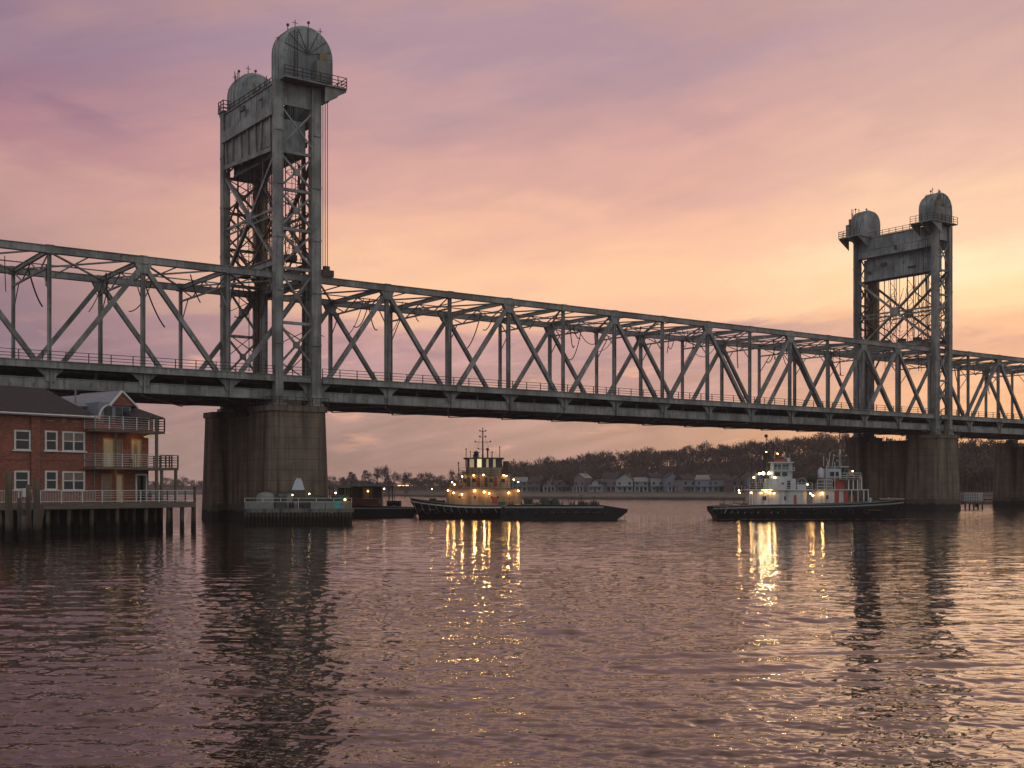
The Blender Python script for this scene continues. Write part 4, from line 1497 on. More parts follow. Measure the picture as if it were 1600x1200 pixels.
def lampset(root, pts, emit='lamp', r=0.10, spot=26.0, aim=(0, -1, -0.25)):
    for (x, y, z, s) in pts:
        o = MB().sphere((0, 0, 0), r * (0.8 + 0.25 * s), 8, 6).build("deck_lamp", M[emit], root, (x, y, z))
        MB().lathe((0, 0, 0), [(0.20, 0.10), (0.05, 0.22)], 8).build("lamp_hood", M['steel_dark'], o)
        if spot * s > 0:
            ld = bpy.data.lights.new("lamp_light", 'SPOT')
            ld.energy = spot * s * 2.6
            ld.color = (1.0, 0.54, 0.15) if emit == 'lamp' else (1.0, 0.72, 0.36)
            ld.shadow_soft_size = 0.12
            ld.spot_size, ld.spot_blend = R(150), 0.6
            l = bpy.data.objects.new("lamp_light", ld)
            col.objects.link(l)
            l.parent = o
            l.location = (0, -r * 1.6, 0)
            l.rotation_euler = Vector(aim).to_track_quat('-Z', 'Y').to_euler()


def tyres(root, xs, y, z):
    for x in xs:
        MB().torus((x, y, z), 0.34, 0.13).build("tyre_fender", M['tyre'], root)


def mast(root, x, y, z0, z1, arms, r=0.09, mat='darkrail'):
    m = MB().tube((x, y, z0), (x, y, z1), r, 8, r * 0.45)
    for z, w_ in arms:
        m.bar((x - w_, y, z), (x + w_, y, z), 0.07)
        m.sphere((x - w_, y, z + 0.1), 0.13, 6, 5).sphere((x + w_, y, z + 0.1), 0.13, 6, 5)
    o = m.build("mast", M[mat], root)
    for sx in (-1, 1):
        MB().tube((x, y, z1 - 0.3), (x + sx * 1.5, y, z0), 0.02, 4).build("stay_wire", M['cable'], o)
    return o


# --- tug 1: cream deckhouse, lit, with its bow to the left
Y1 = 190.0
X1 = X_(747, Y1)
tug1 = thing("tugboat", "cream three-tier tugboat glowing under yellow lamps in the middle of the river", "tugboat", (X1, Y1, 0), R(-2))


def a1(px, y=-2.6):
    return X_(px, Y1 + y) - X1


def b1_(py, y=-2.6):
    return Z_(py, Y1 + y)


secs = hull(tug1, 21.5, 7.0, 2.0, 3.1, 2.2, bow=-1, rub='white', bulwark=0.6)
MB().box(-9, 9.0, -2.9, 2.9, 1.25, 1.45).build("deck", M['deckred'], tug1)
m = MB()
for k in range(14):
    x = -9.5 + k * 1.15
    zt_ = 2.0 + max(0, (-x - 1) / 9.7) ** 2 * 1.1
    m.bar((x, -3.55, zt_ * 0.45), (x - 0.5, -3.40, zt_ * 0.98), 0.09)
m.build("bulwark_stay", M['grey'], tug1)
m = MB().rbox(a1(697), a1(815), -2.6, 2.6, 1.45, b1_(763.5), 1.2, 6)
h1 = m.build("lower_deckhouse", M['cream'], tug1)
MB().rbox(a1(697) + 0.0, a1(815), -2.63, 2.63, 1.45, 1.95, 1.23, 6).build("house_skirt", M['deckred'], h1)
for px in (706, 735, 752, 788, 802):
    MB().box(a1(px) - 0.28, a1(px) + 0.28, -2.64, -2.6, 1.6, 3.5).build("door", M['tan'], h1)
for px in (719, 743, 769, 779):
    MB().lathe((0, 0, 0), [(0.17, -0.03), (0.17, 0.03)], 12).build("porthole", M['glass'], h1, (a1(px), -2.62, 3.3)).rotation_euler = (R(90), 0, 0)
MB().box(a1(770), a1(778), -2.66, -2.6, 2.4, 3.3).build("notice_board", M['red'], h1)
MB().box(a1(780), a1(791), -3.1, -2.6, 1.9, 2.6).build("green_locker", M['green'], h1)
zA = b1_(763.5)
m = MB().rbox(a1(694), a1(818), -3.0, 3.0, zA, zA + 0.12, 1.3, 6)
m.build("boat_deck", M['grey'], tug1)
m = MB().rbox(a1(722), a1(797), -2.2, 2.2, zA + 0.12, b1_(742), 0.9, 5)
h2 = m.build("middle_deckhouse", M['cream'], tug1)
for px in (733, 748, 760, 775):
    MB().box(a1(px) - 0.25, a1(px) + 0.25, -2.24, -2.2, zA + 0.3, zA + 1.8).build("door", M['red' if px == 748 or px == 775 else 'rust'], h2)
for px in (727, 741, 768, 787):
    MB().box(a1(px) - 0.3, a1(px) + 0.3, -2.24, -2.2, zA + 1.0, zA + 1.6).build("window", M['glass'], h2)
zB = b1_(742)
MB().rbox(a1(718), a1(800), -2.6, 2.6, zB, zB + 0.1, 1.0, 5).build("bridge_deck", M['grey'], tug1)
rail_mb([(a1(799), -2.5, zB + .1), (a1(719), -2.5, zB + .1)], 1.0, 1.0, r=0.025, pr=0.03).build("railing", M['darkrail'], tug1)
rail_mb([(a1(816), -2.9, zA + .12), (a1(696), -2.9, zA + .12)], 1.0, 1.1, r=0.025, pr=0.03).build("railing", M['darkrail'], tug1)
m = MB().rbox(a1(728), a1(783), -1.9, 1.9, zB + 0.1, b1_(730), 0.7, 5)
h3 = m.build("wheelhouse", M['cream'], tug1)
zC, zD = b1_(730), b1_(717)
m = MB()
for px in (728.5, 733, 742, 745, 754, 759, 765, 770, 776, 782.5):
    m.box(a1(px) - 0.1, a1(px) + 0.1, -1.88, -1.72, zC, zD)
    m.box(a1(px) - 0.1, a1(px) + 0.1, 1.72, 1.88, zC, zD)
m.build("window_post", M['rust'], h3)
for a, b_, mt in ((733, 742, 'litdim'), (745, 754, 'litroom'), (754.5, 759, 'glass'), (759.5, 765, 'litdim'), (770, 776, 'litdim'), (765.5, 769.5, 'glass'), (776.5, 782, 'glass')):
    MB().box(a1(a) + 0.08, a1(b_) - 0.02, -1.80, -1.76, zC, zD).build("window", M[mt], h3)
MB().rbox(a1(729), a1(782), 1.3, 1.7, zC, zD, 0.15).build("rear_wall", M['rust'], h3)
MB().rbox(a1(724), a1(787), -2.2, 2.2, zD, zD + 0.22, 0.8, 5).build("wheelhouse_roof", M['rust'], tug1)
mm = mast(tug1, a1(754), -0.5, zD, b1_(667), ((b1_(690), 1.2), (b1_(682), 0.5), (b1_(673), 0.45), (b1_(701), 0.7)), 0.14)
for px, py, w_ in ((728, 701, 0.06), (735, 705, 0.05), (781, 698, 0.06), (769, 706, 0.07), (744, 708, 0.2), (762, 702, 0.12), (716, 723, 0.07)):
    zz = zD if px > 720 else zB
    MB().tube((a1(px), -1, zz), (a1(px), -1, b1_(py)), w_, 6).sphere((a1(px), -1, b1_(py)), w_ * 2.0, 6, 5).build("antenna", M['darkrail'], tug1)
MB().lathe((a1(743), 0, zD + 0.2), [(0.5, 0), (0.5, 0.5), (0.3, 0.8), (0.05, 0.85)], 10).build("radar_dome", M['whitehouse'], tug1)
MB().bar((a1(738), -0.6, b1_(706)), (a1(750), -0.6, b1_(706)), 0.12).build("radar_bar", M['grey'], tug1)
MB().box(a1(786), a1(795), -0.6, 0.6, zB + 0.1, zB + 2.2).build("funnel", M['rust'], tug1)
MB().box(a1(702), a1(716), -1.0, 1.0, zA + 0.12, zA + 0.9).build("life_raft", M['tan'], tug1)
for px, w_, hh in ((665, 1.3, 1.0), (675, 0.9, 1.5), (687, 1.3, 1.2), (826, 1.4, 1.4)):
    x = a1(px)
    MB().rbox(x - w_ / 2, x + w_ / 2, -1.8, 1.2, 1.4, 1.6 + hh, 0.25).tube((x, -1.9, 2.0), (x, 1.3, 2.0), 0.5, 10).build("winch", M['olive'], tug1)
lampset(tug1, [(a1(701), -3.0, b1_(766.5), 1.0), (a1(710), -3.1, b1_(770), 0.7), (a1(723), -3.1, b1_(772.5), 0.7), (a1(743), -3.1, b1_(767), 2.0),
               (a1(758), -3.1, b1_(768.5), 2.3), (a1(796), -3.1, b1_(770), 1.0), (a1(811), -3.0, b1_(767), 1.0), (a1(765.5), -3.1, b1_(771), 0.5)], spot=60)
lampset(tug1, [(a1(741), -2.6, b1_(742.7), 0.8), (a1(756), -2.6, b1_(742), 0.8), (a1(788), -2.6, b1_(742.5), 0.7), (a1(792), -2.6, b1_(743.5), 0.6), (a1(723), -2.6, b1_(744.5), 0.4),
               (a1(707), -2.6, b1_(753.5), 0.9), (a1(711), -2.6, b1_(757), 0.5), (a1(803.5), -2.6, b1_(749.5), 0.6), (a1(810.5), -2.6, b1_(753), 0.5), (a1(675), -2.2, b1_(764), 0.1)], r=0.085, spot=14)
for (x, y, z, e_) in ((a1(712), -4.3, 3.6, 12), (a1(744), -4.4, 3.9, 32), (a1(759), -4.4, 3.9, 32), (a1(790), -4.4, 3.7, 18), (a1(748), -3.9, 7.4, 14), (a1(776), -3.9, 7.4, 10), (a1(707), -3.0, 6.2, 6)):
    pass
tyres(tug1, [a1(p_) for p_ in (655, 668, 684, 702, 722, 742, 762)], -3.62, 1.05)

# --- flat work barge alongside
YB = 181.5
XB = X_(880, YB)
barge = thing("work_barge", "low dark flat work barge with raked right end, in front of the lit tugboat", "barge", (XB, YB, 0), R(1))
xa, xb = X_(783, YB) - XB, X_(977, YB) - XB
m = MB().prism([(xa, -1), (xb - 3.0, -1), (xb - 0.6, 0.7), (xb, 1.2), (xb, 1.6), (xb - 3.5, 2.15), (xa + 1, 2.25), (xa, 1.8)], 'y', -3.2, 3.2)
hb = m.build("barge_hull", M['black'], barge)
MB().box(xa + 0.5, xb - 3.6, -3.28, -3.2, 1.75, 2.0).build("rubbing_strake", M['grey'], hb)
MB().box(xa + 7, xb - 3, -3.3, -3.2, 1.05, 1.2).build("rubbing_strake", M['deckred'], hb)
for k in range(9):
    MB().torus((xa + 1.5 + k * 1.75, -3.32, 1.15), 0.33, 0.13).build("tyre_fender", M['tyre'], barge)
rr = random.Random(2)
for k, (px, w_, hh, lab) in enumerate(((851, 1.9, 1.1, "rounded covered heap on the barge, nearest the cream tugboat"), (867, 1.7, 0.95, "rounded heap under dark cover on the barge, right of its twin"))):
    m = MB()
    vs, fs = [], []
    for i in range(7):
        for j in range(10):
            a, ph = 2 * math.pi * j / 10, math.pi / 2 * i / 6
            r2 = w_ / 2 * math.cos(ph) ** 0.7 * rr.uniform(0.9, 1.08) if i < 6 else 0.02
            vs.append((r2 * math.cos(a), r2 * math.sin(a) * 1.2, hh * math.sin(ph) * rr.uniform(0.92, 1.05)))
    for i in range(6):
        for j in range(10):
            fs.append((i * 10 + j, i * 10 + (j + 1) % 10, (i + 1) * 10 + (j + 1) % 10, (i + 1) * 10 + j))
    o = m.add(vs, fs, True).build("covered_cargo", M['olive'], None, (X_(px, YB - 0.8), YB - 0.8, 2.2))
    tag(o, lab, "cargo", "covered heaps on the barge")
for k, (px, hh, lab) in enumerate(((908, 1.5, "small winch with crank post in the middle of the barge deck"), (928, 1.3, "small winch with crank post near the raked end of the barge"))):
    wi = thing("deck_winch", lab, "winch", (X_(px, YB - 0.8), YB - 0.8, 2.1), 0, "winches on the barge")
    MB().tube((-0.5, 0, 0.4), (0.5, 0, 0.4), 0.3, 12).build("drum", M['rust'], wi)
    MB().box(-0.6, 0.6, -0.35, 0.35, 0, 0.2).build("base", M['steel_dark'], wi)
    MB().tube((0.0, 0, 0.4), (0.0, 0, hh), 0.06).bar((-0.35, 0, hh), (0.35, 0, hh), 0.07).build("crank_post", M['darkrail'], wi)
for k in range(8):
    x = xa + 1.2 + k * 1.85
    MB().tube((x, -2.7, 2.2), (x, -2.7, 2.65), 0.12, 8).tube((x + 0.45, -2.7, 2.2), (x + 0.45, -2.7, 2.65), 0.12, 8).bar((x - 0.2, -2.7, 2.25), (x + 0.65, -2.7, 2.25), 0.3, 0.1).build("mooring_bitt", M['steel_dark'], barge)
for x in (xa + 5.6, xa + 13.0):
    MB().torus((x, -1.9, 2.35), 0.45, 0.12, 'z').torus((x, -1.9, 2.5), 0.38, 0.11, 'z').build("rope_coil", M['rope'], barge)
m = rail_mb([(X_(880, YB) - X_(895, YB), 0, 0), (X_(898, YB) - X_(895, YB), 0, 0)], 0.8, 0.9, r=0.03, pr=0.04)
o = m.build("guard_rail", M['darkrail'], None, (X_(895, YB - 1.5), YB - 1.5, 2.15))
tag(o, "short dark guard rail on the barge between the heaps and the winches", "rail")


# --- tug 2: white house, red details, bow to the right
Y2 = 182.5
X2 = X_(1260, Y2)
tug2 = thing("tugboat", "white tugboat with two-storey wheelhouse and bright floodlights, bow to the right", "tugboat", (X2, Y2, 0), R(1))


def a2(px, y=-2.8):
    return X_(px, Y2 + y) - X2


def b2(py, y=-2.8):
    return Z_(py, Y2 + y)


secs = hull(tug2, 29.6, 7.6, 2.25, 2.95, 1.9, bow=1, rub='grey', bulwark=0.6)
MB().box(-13, 10.5, -3.2, 3.2, 1.35, 1.5).build("deck", M['deckred'], tug2)
zA = b2(766)
h1 = MB().rbox(a2(1174), a2(1262), -2.8, 2.8, 1.5, zA, 0.9, 5).build("lower_deckhouse", M['whitehouse'], tug2)
MB().rbox(a2(1236), a2(1267), -2.84, 2.84, 1.5, 2.35, 0.3, 4).build("red_skirt", M['red'], h1)
MB().box(a2(1240), a2(1244), -2.85, -2.8, 1.6, 3.7).build("door", M['red'], h1)
for px in (1192, 1195, 1226):
    MB().box(a2(px) - 0.13, a2(px) + 0.13, -2.84, -2.8, 2.9, 3.5).build("window", M['glass'], h1)
MB().box(a2(1201), a2(1208), -3.0, -2.8, 1.6, 2.1).build("vent_locker", M['rust'], h1)
MB().rbox(a2(1168), a2(1270), -3.2, 3.2, zA, zA + 0.14, 0.9, 5).build("boat_deck", M['white'], tug2)
for k in range(6):
    x = a2(1169) + k * 0.0
m = MB()
for px in (1170, 1174, 1269):
    m.bar((a2(px), -3.1, 1.5), (a2(px), -3.1, zA), 0.09)
m.build("deck_stanchion", M['white'], tug2)
zB = b2(748)
h2 = MB().rbox(a2(1197), a2(1246), -2.1, 2.1, zA + 0.14, zB, 0.5, 4).build("middle_deckhouse", M['whitehouse'], tug2)
MB().box(a2(1231), a2(1236), -2.15, -2.1, zA + 0.2, zB - 0.3).build("door", M['glass'], h2)
MB().box(a2(1237), a2(1243), -2.16, -2.1, zA + 0.4, zB - 0.5).build("panel", M['bluewhite'], h2)
MB().box(a2(1222), a2(1227), -2.15, -2.1, zA + 0.9, zA + 1.2).build("window", M['glass'], h2)
h3 = MB().rbox(a2(1207), a2(1241), -1.8, 1.8, zB, b2(723), 0.4, 4).build("wheelhouse", M['whitehouse'], tug2)
for (a, b_) in ((1211, 1216), (1217, 1222), (1224.5, 1229), (1230, 1234)):
    MB().box(a2(a), a2(b_), -1.85, -1.8, b2(733), b2(725.5)).build("window", M['glass'], h3)
for (a, b_) in ((1212, 1221), (1224, 1232)):
    MB().box(a2(a), a2(b_), -1.85, -1.8, b2(744), b2(737.5)).build("window", M['glass'], h3)
MB().rbox(a2(1205), a2(1244), -2.0, 2.0, b2(735.7), b2(734.7), 0.4).build("wheelhouse_walkway", M['white'], tug2)
MB().rbox(a2(1204), a2(1243), -2.1, 2.1, b2(723), b2(721.5), 0.5, 4).build("wheelhouse_roof", M['white'], tug2)
MB().rbox(a2(1212), a2(1233), -1.2, 1.2, b2(721.5), b2(717), 0.3, 4).build("roof_housing", M['red'], tug2)
MB().tube((a2(1236), -1, b2(721)), (a2(1236), -1, b2(715)), 0.25, 10).build("searchlight", M['whitehouse'], tug2)
MB().rbox(a2(1200), a2(1209), -1.0, 1.0, zB, b2(706), 0.3).build("exhaust_casing", M['olive'], tug2)
mast(tug2, a2(1204), 0, b2(720), b2(679), ((b2(700), 0.9), (b2(692), 0.6)), 0.10)
MB().sphere((a2(1203), 0, b2(680)), 0.28, 8, 6).build("mast_head", M['rust'], tug2)
for px, py in ((1213, 694), (1220, 700), (1237, 697), (1178, 725)):
    MB().tube((a2(px), -0.8, zB if px > 1200 else zA), (a2(px), -0.8, b2(py)), 0.05, 6).sphere((a2(px), -0.8, b2(py)), 0.14, 6, 5).build("antenna", M['darkrail'], tug2)
rg = random.Random(21)
for k in range(9):
    px = rg.uniform(1206, 1262)
    base = b2(721.5) if px < 1242 else zA
    MB().tube((a2(px), -0.5, base), (a2(px) + rg.uniform(-.2, .2), -0.5, base + rg.uniform(0.8, 2.2)), 0.045, 5).build("antenna", M[rg.choice(('darkrail', 'whiterail'))], tug2)
MB().tube((a2(1204), 0, b2(684)), (a2(1262), 0, zA + 0.5), 0.025, 4).tube((a2(1204), 0, b2(690)), (a2(1130), 0, 2.2), 0.025, 4).build("stay_wire", M['cable'], tug2)
m = MB()
for k in range(8):
    px = 1176 + k * 3.0
    m.bar((a2(px), -1.2, zA + 0.14), (a2(px) + 0.2, -1.2, zA + rg.uniform(0.8, 2.2)), 0.12, 0.2)
m.build("stowed_gear", M['olive'], tug2)
# floodlight gantry
m = MB()
for px in (1183, 1205):
    m.bar((a2(px), -1.5, zA), (a2(px), -1.5, b2(738)), 0.12)
m.bar((a2(1183), -1.5, b2(741)), (a2(1205), -1.5, b2(741)), 0.12)
m.build("light_gantry", M['tan'], tug2)
rail_mb([(a2(1170), -3.0, zA + .14), (a2(1268), -3.0, zA + .14)], 1.0, 1.0, r=0.025, pr=0.03).build("railing", M['whiterail'], tug2)
rail_mb([(a2(1208), -2.0, b2(735)), (a2(1243), -2.0, b2(735))], 0.5, 0.7, rails=(1, 0.5), r=0.03, pr=0.03).build("railing", M['whiterail'], tug2)
MB().torus((a2(1257), -1.0, zA + 1.1), 0.75, 0.1).build("hose_reel", M['grey'], tug2)
MB().box(a2(1248), a2(1262), -1.6, 0.8, zA + 0.14, zA + 0.9).build("life_raft", M['bluewhite'], tug2)
m = MB()
for k in range(10):
    x = -13.3 + k * 1.0
    m.bar((x, -3.65, 0.95), (x + 0.5, -3.45, 1.95), 0.12)
m.build("bulwark_stay", M['grey'], tug2)
for px, w_ in ((1133, 1.2), (1148, 1.6), (1163, 1.3)):
    x = a2(px)
    MB().tube((x - w_ / 2, -1.4, 2.0), (x + w_ / 2, -1.4, 2.0), 0.45, 10).box(x - w_ / 2, x + w_ / 2, -2, -0.6, 1.5, 1.9).tube((x, -1.4, 2.0), (x + 0.2, -1.4, 3.3), 0.06, 6).build("winch", M['rust'], tug2)
MB().bar((a2(1132), -2.5, 2.4), (a2(1156), -2.5, 2.2), 0.1).build("tow_bar", M['whitehouse'], tug2)
tyres(tug2, [a2(p_) for p_ in (1120, 1145, 1170, 1195, 1220, 1245, 1270, 1297, 1325, 1350)], -3.95, 1.2)
for k in range(3):
    MB().torus((14.2 - 0.9 * k, 0, 2.2), 0.5, 0.25, 'x').build("bow_fender", M['tyre'], tug2)
MB().path([(14.6 - 0.5 * k, -1.2 - 0.18 * k ** 1.1, 3.02) for k in range(10)], 0.2, 8).build("bow_fender", M['rope'], tug2)
for px in (1365, 1380, 1395):
    x = a2(px)
    MB().tube((x, -1.2, 1.5), (x, -1.2, 3.3), 0.16, 8).tube((x - 0.3, -1.2, 3.0), (x + 0.3, -1.2, 3.0), 0.1, 8).build("bollard", M['whitehouse' if px != 1380 else 'rust'], tug2)
lampset(tug2, [(a2(1188), -1.9, b2(740), 1.0), (a2(1194), -1.9, b2(739.5), 2.6), (a2(1203), -1.9, b2(739.5), 2.2), (a2(1179), -1.9, b2(746), 0.5), (a2(1212), -2.0, b2(746), 0.5)], emit='lamp_white', r=0.16, spot=60)
lampset(tug2, [(a2(1172), -3.2, b2(770), 1.0), (a2(1188), -3.1, b2(770), 0.6), (a2(1195), -3.1, b2(768), 1.0), (a2(1201), -3.1, b2(769.5), 1.0), (a2(1208), -3.1, b2(770.5), 0.8),
               (a2(1265), -3.1, b2(771), 0.6), (a2(1269), -3.1, b2(774), 0.5), (a2(1155), -2.2, b2(766), 0.8), (a2(1156), -2.2, b2(770), 0.6),
               (a2(1202), -0.5, b2(706), 0.2), (a2(1219), -0.9, b2(708.5), 0.3), (a2(1266), -1.0, b2(757), 0.3)], r=0.09, spot=22)
MB().bar((a2(1188), -3.22, zA + 0.05), (a2(1205), -3.22, zA + 0.05), 0.06).build("strip_light", M['lamp_dim'], tug2)

# --- tug 3: rafted behind, red and white
Y3 = 190.5
X3 = X_(1322, Y3)
tug3 = thing("tugboat", "tugboat with red funnel and white mast, rafted behind the white tugboat beside the farther pier", "tugboat", (X3, Y3, 0), R(0))


def a3(px, y=-2.6):
    return X_(px, Y3 + y) - X3


def b3(py, y=-2.6):
    return Z_(py, Y3 + y)


hull(tug3, 16.5, 6.6, 2.1, 2.7, 2.0, bow=1, rub='grey', bulwark=0.4)
MB().box(-7, 5, -2.8, 2.8, 1.5, 1.7).build("deck", M['deckred'], tug3)
zA = b3(766)
h1 = MB().rbox(a3(1272), a3(1326), -2.6, 2.6, 1.7, zA, 0.5, 4).build("lower_deckhouse", M['whitehouse'], tug3)
MB().box(a3(1304), a3(1311), -2.66, -2.6, 1.7, zA - 0.1).build("red_panel", M['red'], h1)
MB().box(a3(1318), a3(1325), -2.66, -2.6, 1.7, zA - 0.1).build("red_panel", M['red'], h1)
MB().box(a3(1291), a3(1294), -2.66, -2.6, 3.0, 3.6).build("window", M['glass'], h1)
MB().rbox(a3(1270), a3(1358), -2.9, 2.9, zA, zA + 0.14, 0.6, 4).build("boat_deck", M['whitehouse'], tug3)
m = MB()
for px in (1330, 1340, 1349, 1356):
    m.bar((a3(px), -2.8, 1.7), (a3(px), -2.8, zA), 0.16)
m.build("deck_stanchion", M['whitehouse'], tug3)
MB().box(a3(1328), a3(1336), -1.8, 0.4, 1.7, 3.6).build("cargo_box", M['ochre'], tug3)
h2 = MB().rbox(a3(1284), a3(1312), -2.0, 2.0, zA + .14, b3(746), 0.6, 4).build("middle_deckhouse", M['grey'], tug3)
MB().rbox(a3(1300), a3(1322), -2.1, 0.5, zA + .14, b3(748), 0.3, 4).build("funnel_base", M['red'], tug3)
MB().rbox(a3(1302), a3(1308), -2.25, -1.6, b3(760), b3(752), 0.2, 4).build("vent", M['black'], tug3)
h3 = MB().rbox(a3(1295), a3(1318), -1.7, 1.7, b3(746), b3(732), 0.5, 4).build("wheelhouse", M['bluewhite'], tug3)
MB().box(a3(1299), a3(1306), -1.75, -1.7, b3(744), b3(737)).build("window", M['glass'], h3)
MB().box(a3(1308), a3(1313), -1.75, -1.7, b3(744), b3(737)).build("window", M['glass'], h3)
MB().rbox(a3(1303), a3(1329), -2.0, 2.0, b3(730), b3(728.5), 0.4, 4).build("wheelhouse_roof", M['whitehouse'], tug3)
mo = mast(tug3, a3(1317.5), -0.8, b3(765), b3(701), ((b3(712), 1.0), (b3(720), 0.5)), 0.30, 'whitehouse')
MB().rbox(a3(1321), a3(1327), -1.0, 0.2, b3(748), b3(731), 0.3).build("funnel", M['green'], tug3)
MB().rbox(a3(1329), a3(1337), -1.4, -0.2, b3(743), b3(734), 0.3).build("searchlight_box", M['tan'], tug3)
for k in range(12):
    px = rg.uniform(1286, 1348)
    z0_ = b3(728.5) if px < 1330 else b3(749)
    MB().tube((a3(px), -1.2, z0_), (a3(px) + rg.uniform(-.25, .25), -1.2, z0_ + rg.uniform(0.7, 2.4)), 0.05, 5).build("antenna", M[rg.choice(('darkrail', 'whiterail', 'rust'))], tug3)
rail_mb([(a3(1277), -2.7, zA + .14), (a3(1300), -2.7, zA + .14)], 1.5, 1.0, r=0.04, pr=0.04).build("railing", M['whiterail'], tug3)
rail_mb([(a3(1312), -2.7, b3(749)), (a3(1345), -2.7, b3(749))], 1.0, 1.0, r=0.04, pr=0.04).build("railing", M['whiterail'], tug3)
MB().rbox(a3(1312), a3(1346), -2.8, 1.5, b3(749) - 0.1, b3(749), 0.3).build("upper_platform", M['grey'], tug3)
m = MB()
for px in (1326, 1333, 1340, 1346):
    m.bar((a3(px), -2.6, zA + .14), (a3(px), -2.6, b3(749) - 0.1), 0.14)
m.build("platform_post", M['white'], tug3)
MB().sphere((a3(1271.5), -1.5, b3(748)), 0.85, 12, 8).build("water_tank", M['olive'], tug3)
MB().lathe((a3(1287), -0.9, b3(746)), [(0.5, 0), (0.5, 1.2), (0.1, 1.6)], 10).build("ventilator", M['bluewhite'], tug3)
for px, py in ((1292, 727), (1305, 722), (1344, 744), (1347, 745)):
    MB().tube((a3(px), -2.4, b3(765)), (a3(px), -2.4, b3(py)), 0.06, 6).build("antenna", M['whiterail'], tug3)
lampset(tug3, [(a3(1284), -3.0, b3(770.5), 1.4), (a3(1269), -3.0, b3(774), 0.7)], r=0.12, spot=45)
lampset(tug3, [(a3(1333), -2.3, b3(736), 0.3)], emit='lamp_white', r=0.1, spot=10)

# --- moored barge and small boats between the dock and the lit tug
Y4 = 196
mb = thing("moored_barge", "long low dark barge moored behind the fender dock, left of the lit tugboat", "barge", (X_(598, Y4), Y4, 0), 0)
m = MB().prism([(-7.5, -1), (4.6, -1), (5.6, 0.6), (5.6, 1.6), (-7.5, 2.0)], 'y', -2.6, 2.6)
m.build("barge_hull", M['black'], mb)
MB().box(-7.4, 5.4, -2.66, -2.6, 1.35, 1.55).build("rubbing_strake", M['grey'], mb)
MB().box(-6.5, -0.5, -1.6, 1.6, 1.95, 3.0).build("cargo_crate", M['deckred'], mb)
dk = thing("boathouse", "boathouse with pale flat roof and yellow lamp, left of the lit tugboat behind the barge", "boathouse", (X_(576, 205), 205, 0), 0)
MB().box(-6.0, 4.2, -3, 3, 0.9, 1.5).build("floor", M['timber'], dk)
m = MB()
for x in (-5.6, -2.5, 0.6, 3.8):
    for y in (-2.8, 2.8):
        MB().bar((x, y, -1), (x, y, 5.1), 0.18).build("post", M['timber'], dk)
MB().box(-6.5, 4.6, -3.4, 3.4, 5.1, 5.35).build("roof", M['slate'], dk)
MB().box(-5.2, 2.2, 0.5, 2.8, 1.5, 5.0).build("wall", M['steel_dark'], dk)
MB().box(-1.0, 0.6, -0.3, 0.5, 1.5, 4.8).build("lit_screen", M['ochre'], dk)
MB().sphere((0.0, -1.0, 4.2), 0.16, 8, 6).build("lamp_bulb", M['lamp_dim'], dk)
MB().sphere((-5.2, -3.2, 3.9), 0.12, 8, 6).build("lamp_bulb", M['lamp_white'], dk)
MB().sphere((3.0, -3.2, 4.6), 0.12, 8, 6).build("lamp_bulb", M['lamp_white'], dk)
lb2 = thing("workboat", "small workboat with white cabin moored beside the boathouse", "boat", (X_(584, 200.5), 200.5, 0), 0)
hull(lb2, 7.5, 2.6, 1.3, 1.8, 1.3, 1, bulwark=0.2)
MB().rbox(-2.0, 0.6, -0.9, 0.9, 1.2, 3.0, 0.3).build("cabin", M['whitehouse'], lb2)
MB().box(-1.7, 0.3, -0.93, -0.9, 2.1, 2.7).build("window", M['glass'], lb2)
MB().tube((-0.5, 0, 3.0), (-0.5, 0, 4.8), 0.04).build("mast", M['darkrail'], lb2)
lb3 = thing("workboat", "small dark workboat with low cabin, right of the boathouse", "boat", (X_(612, 201), 201, 0), 0)
hull(lb3, 6.5, 2.4, 1.2, 1.7, 1.2, -1, bulwark=0.2)
MB().rbox(-0.8, 1.6, -0.8, 0.8, 1.1, 2.6, 0.3).build("cabin", M['olive'], lb3)
MB().box(-0.6, 1.4, -0.83, -0.8, 1.8, 2.3).build("window", M['glass'], lb3)
MB().tube((0.5, 0, 2.6), (0.5, 0, 4.2), 0.04).build("mast", M['darkrail'], lb3)

# foam lines by the moving tug
t = NT("white_foam")
fm_ = t.done(t.mix(t.rng(t.noise(sc=3, detail=6), 0.4, 0.6), (0.55, 0.5, 0.5), (0.25, 0.22, 0.22)), 0.8)
m = MB()
rr = random.Random(3)
for q in range(420):
    f = rr.random()
    if q % 3 == 0:
        x, y = 44.7 + 30.5 * rr.random() - 15, 178.0 - rr.random() * 1.0
        x += 0.0
    else:
        x, y = X_(1412, 181) + 8.5 * f, 180.5 - 3.0 * f + rr.gauss(0, 0.35)
    w1, w2 = rr.uniform(0.1, 0.45), rr.uniform(0.05, 0.2)
    m.add([(x - w1, y - w2, 0.10), (x + w1, y - w2 * 0.6, 0.10), (x + w1 * 0.7, y + w2, 0.10), (x - w1 * 0.8, y + w2 * 0.8, 0.10)], [(0, 1, 2, 3)])
o = m.build("foam", fm_)
tag(o, "thin white foam on the water at the bow and side of the white tugboat", "foam", kind='stuff')

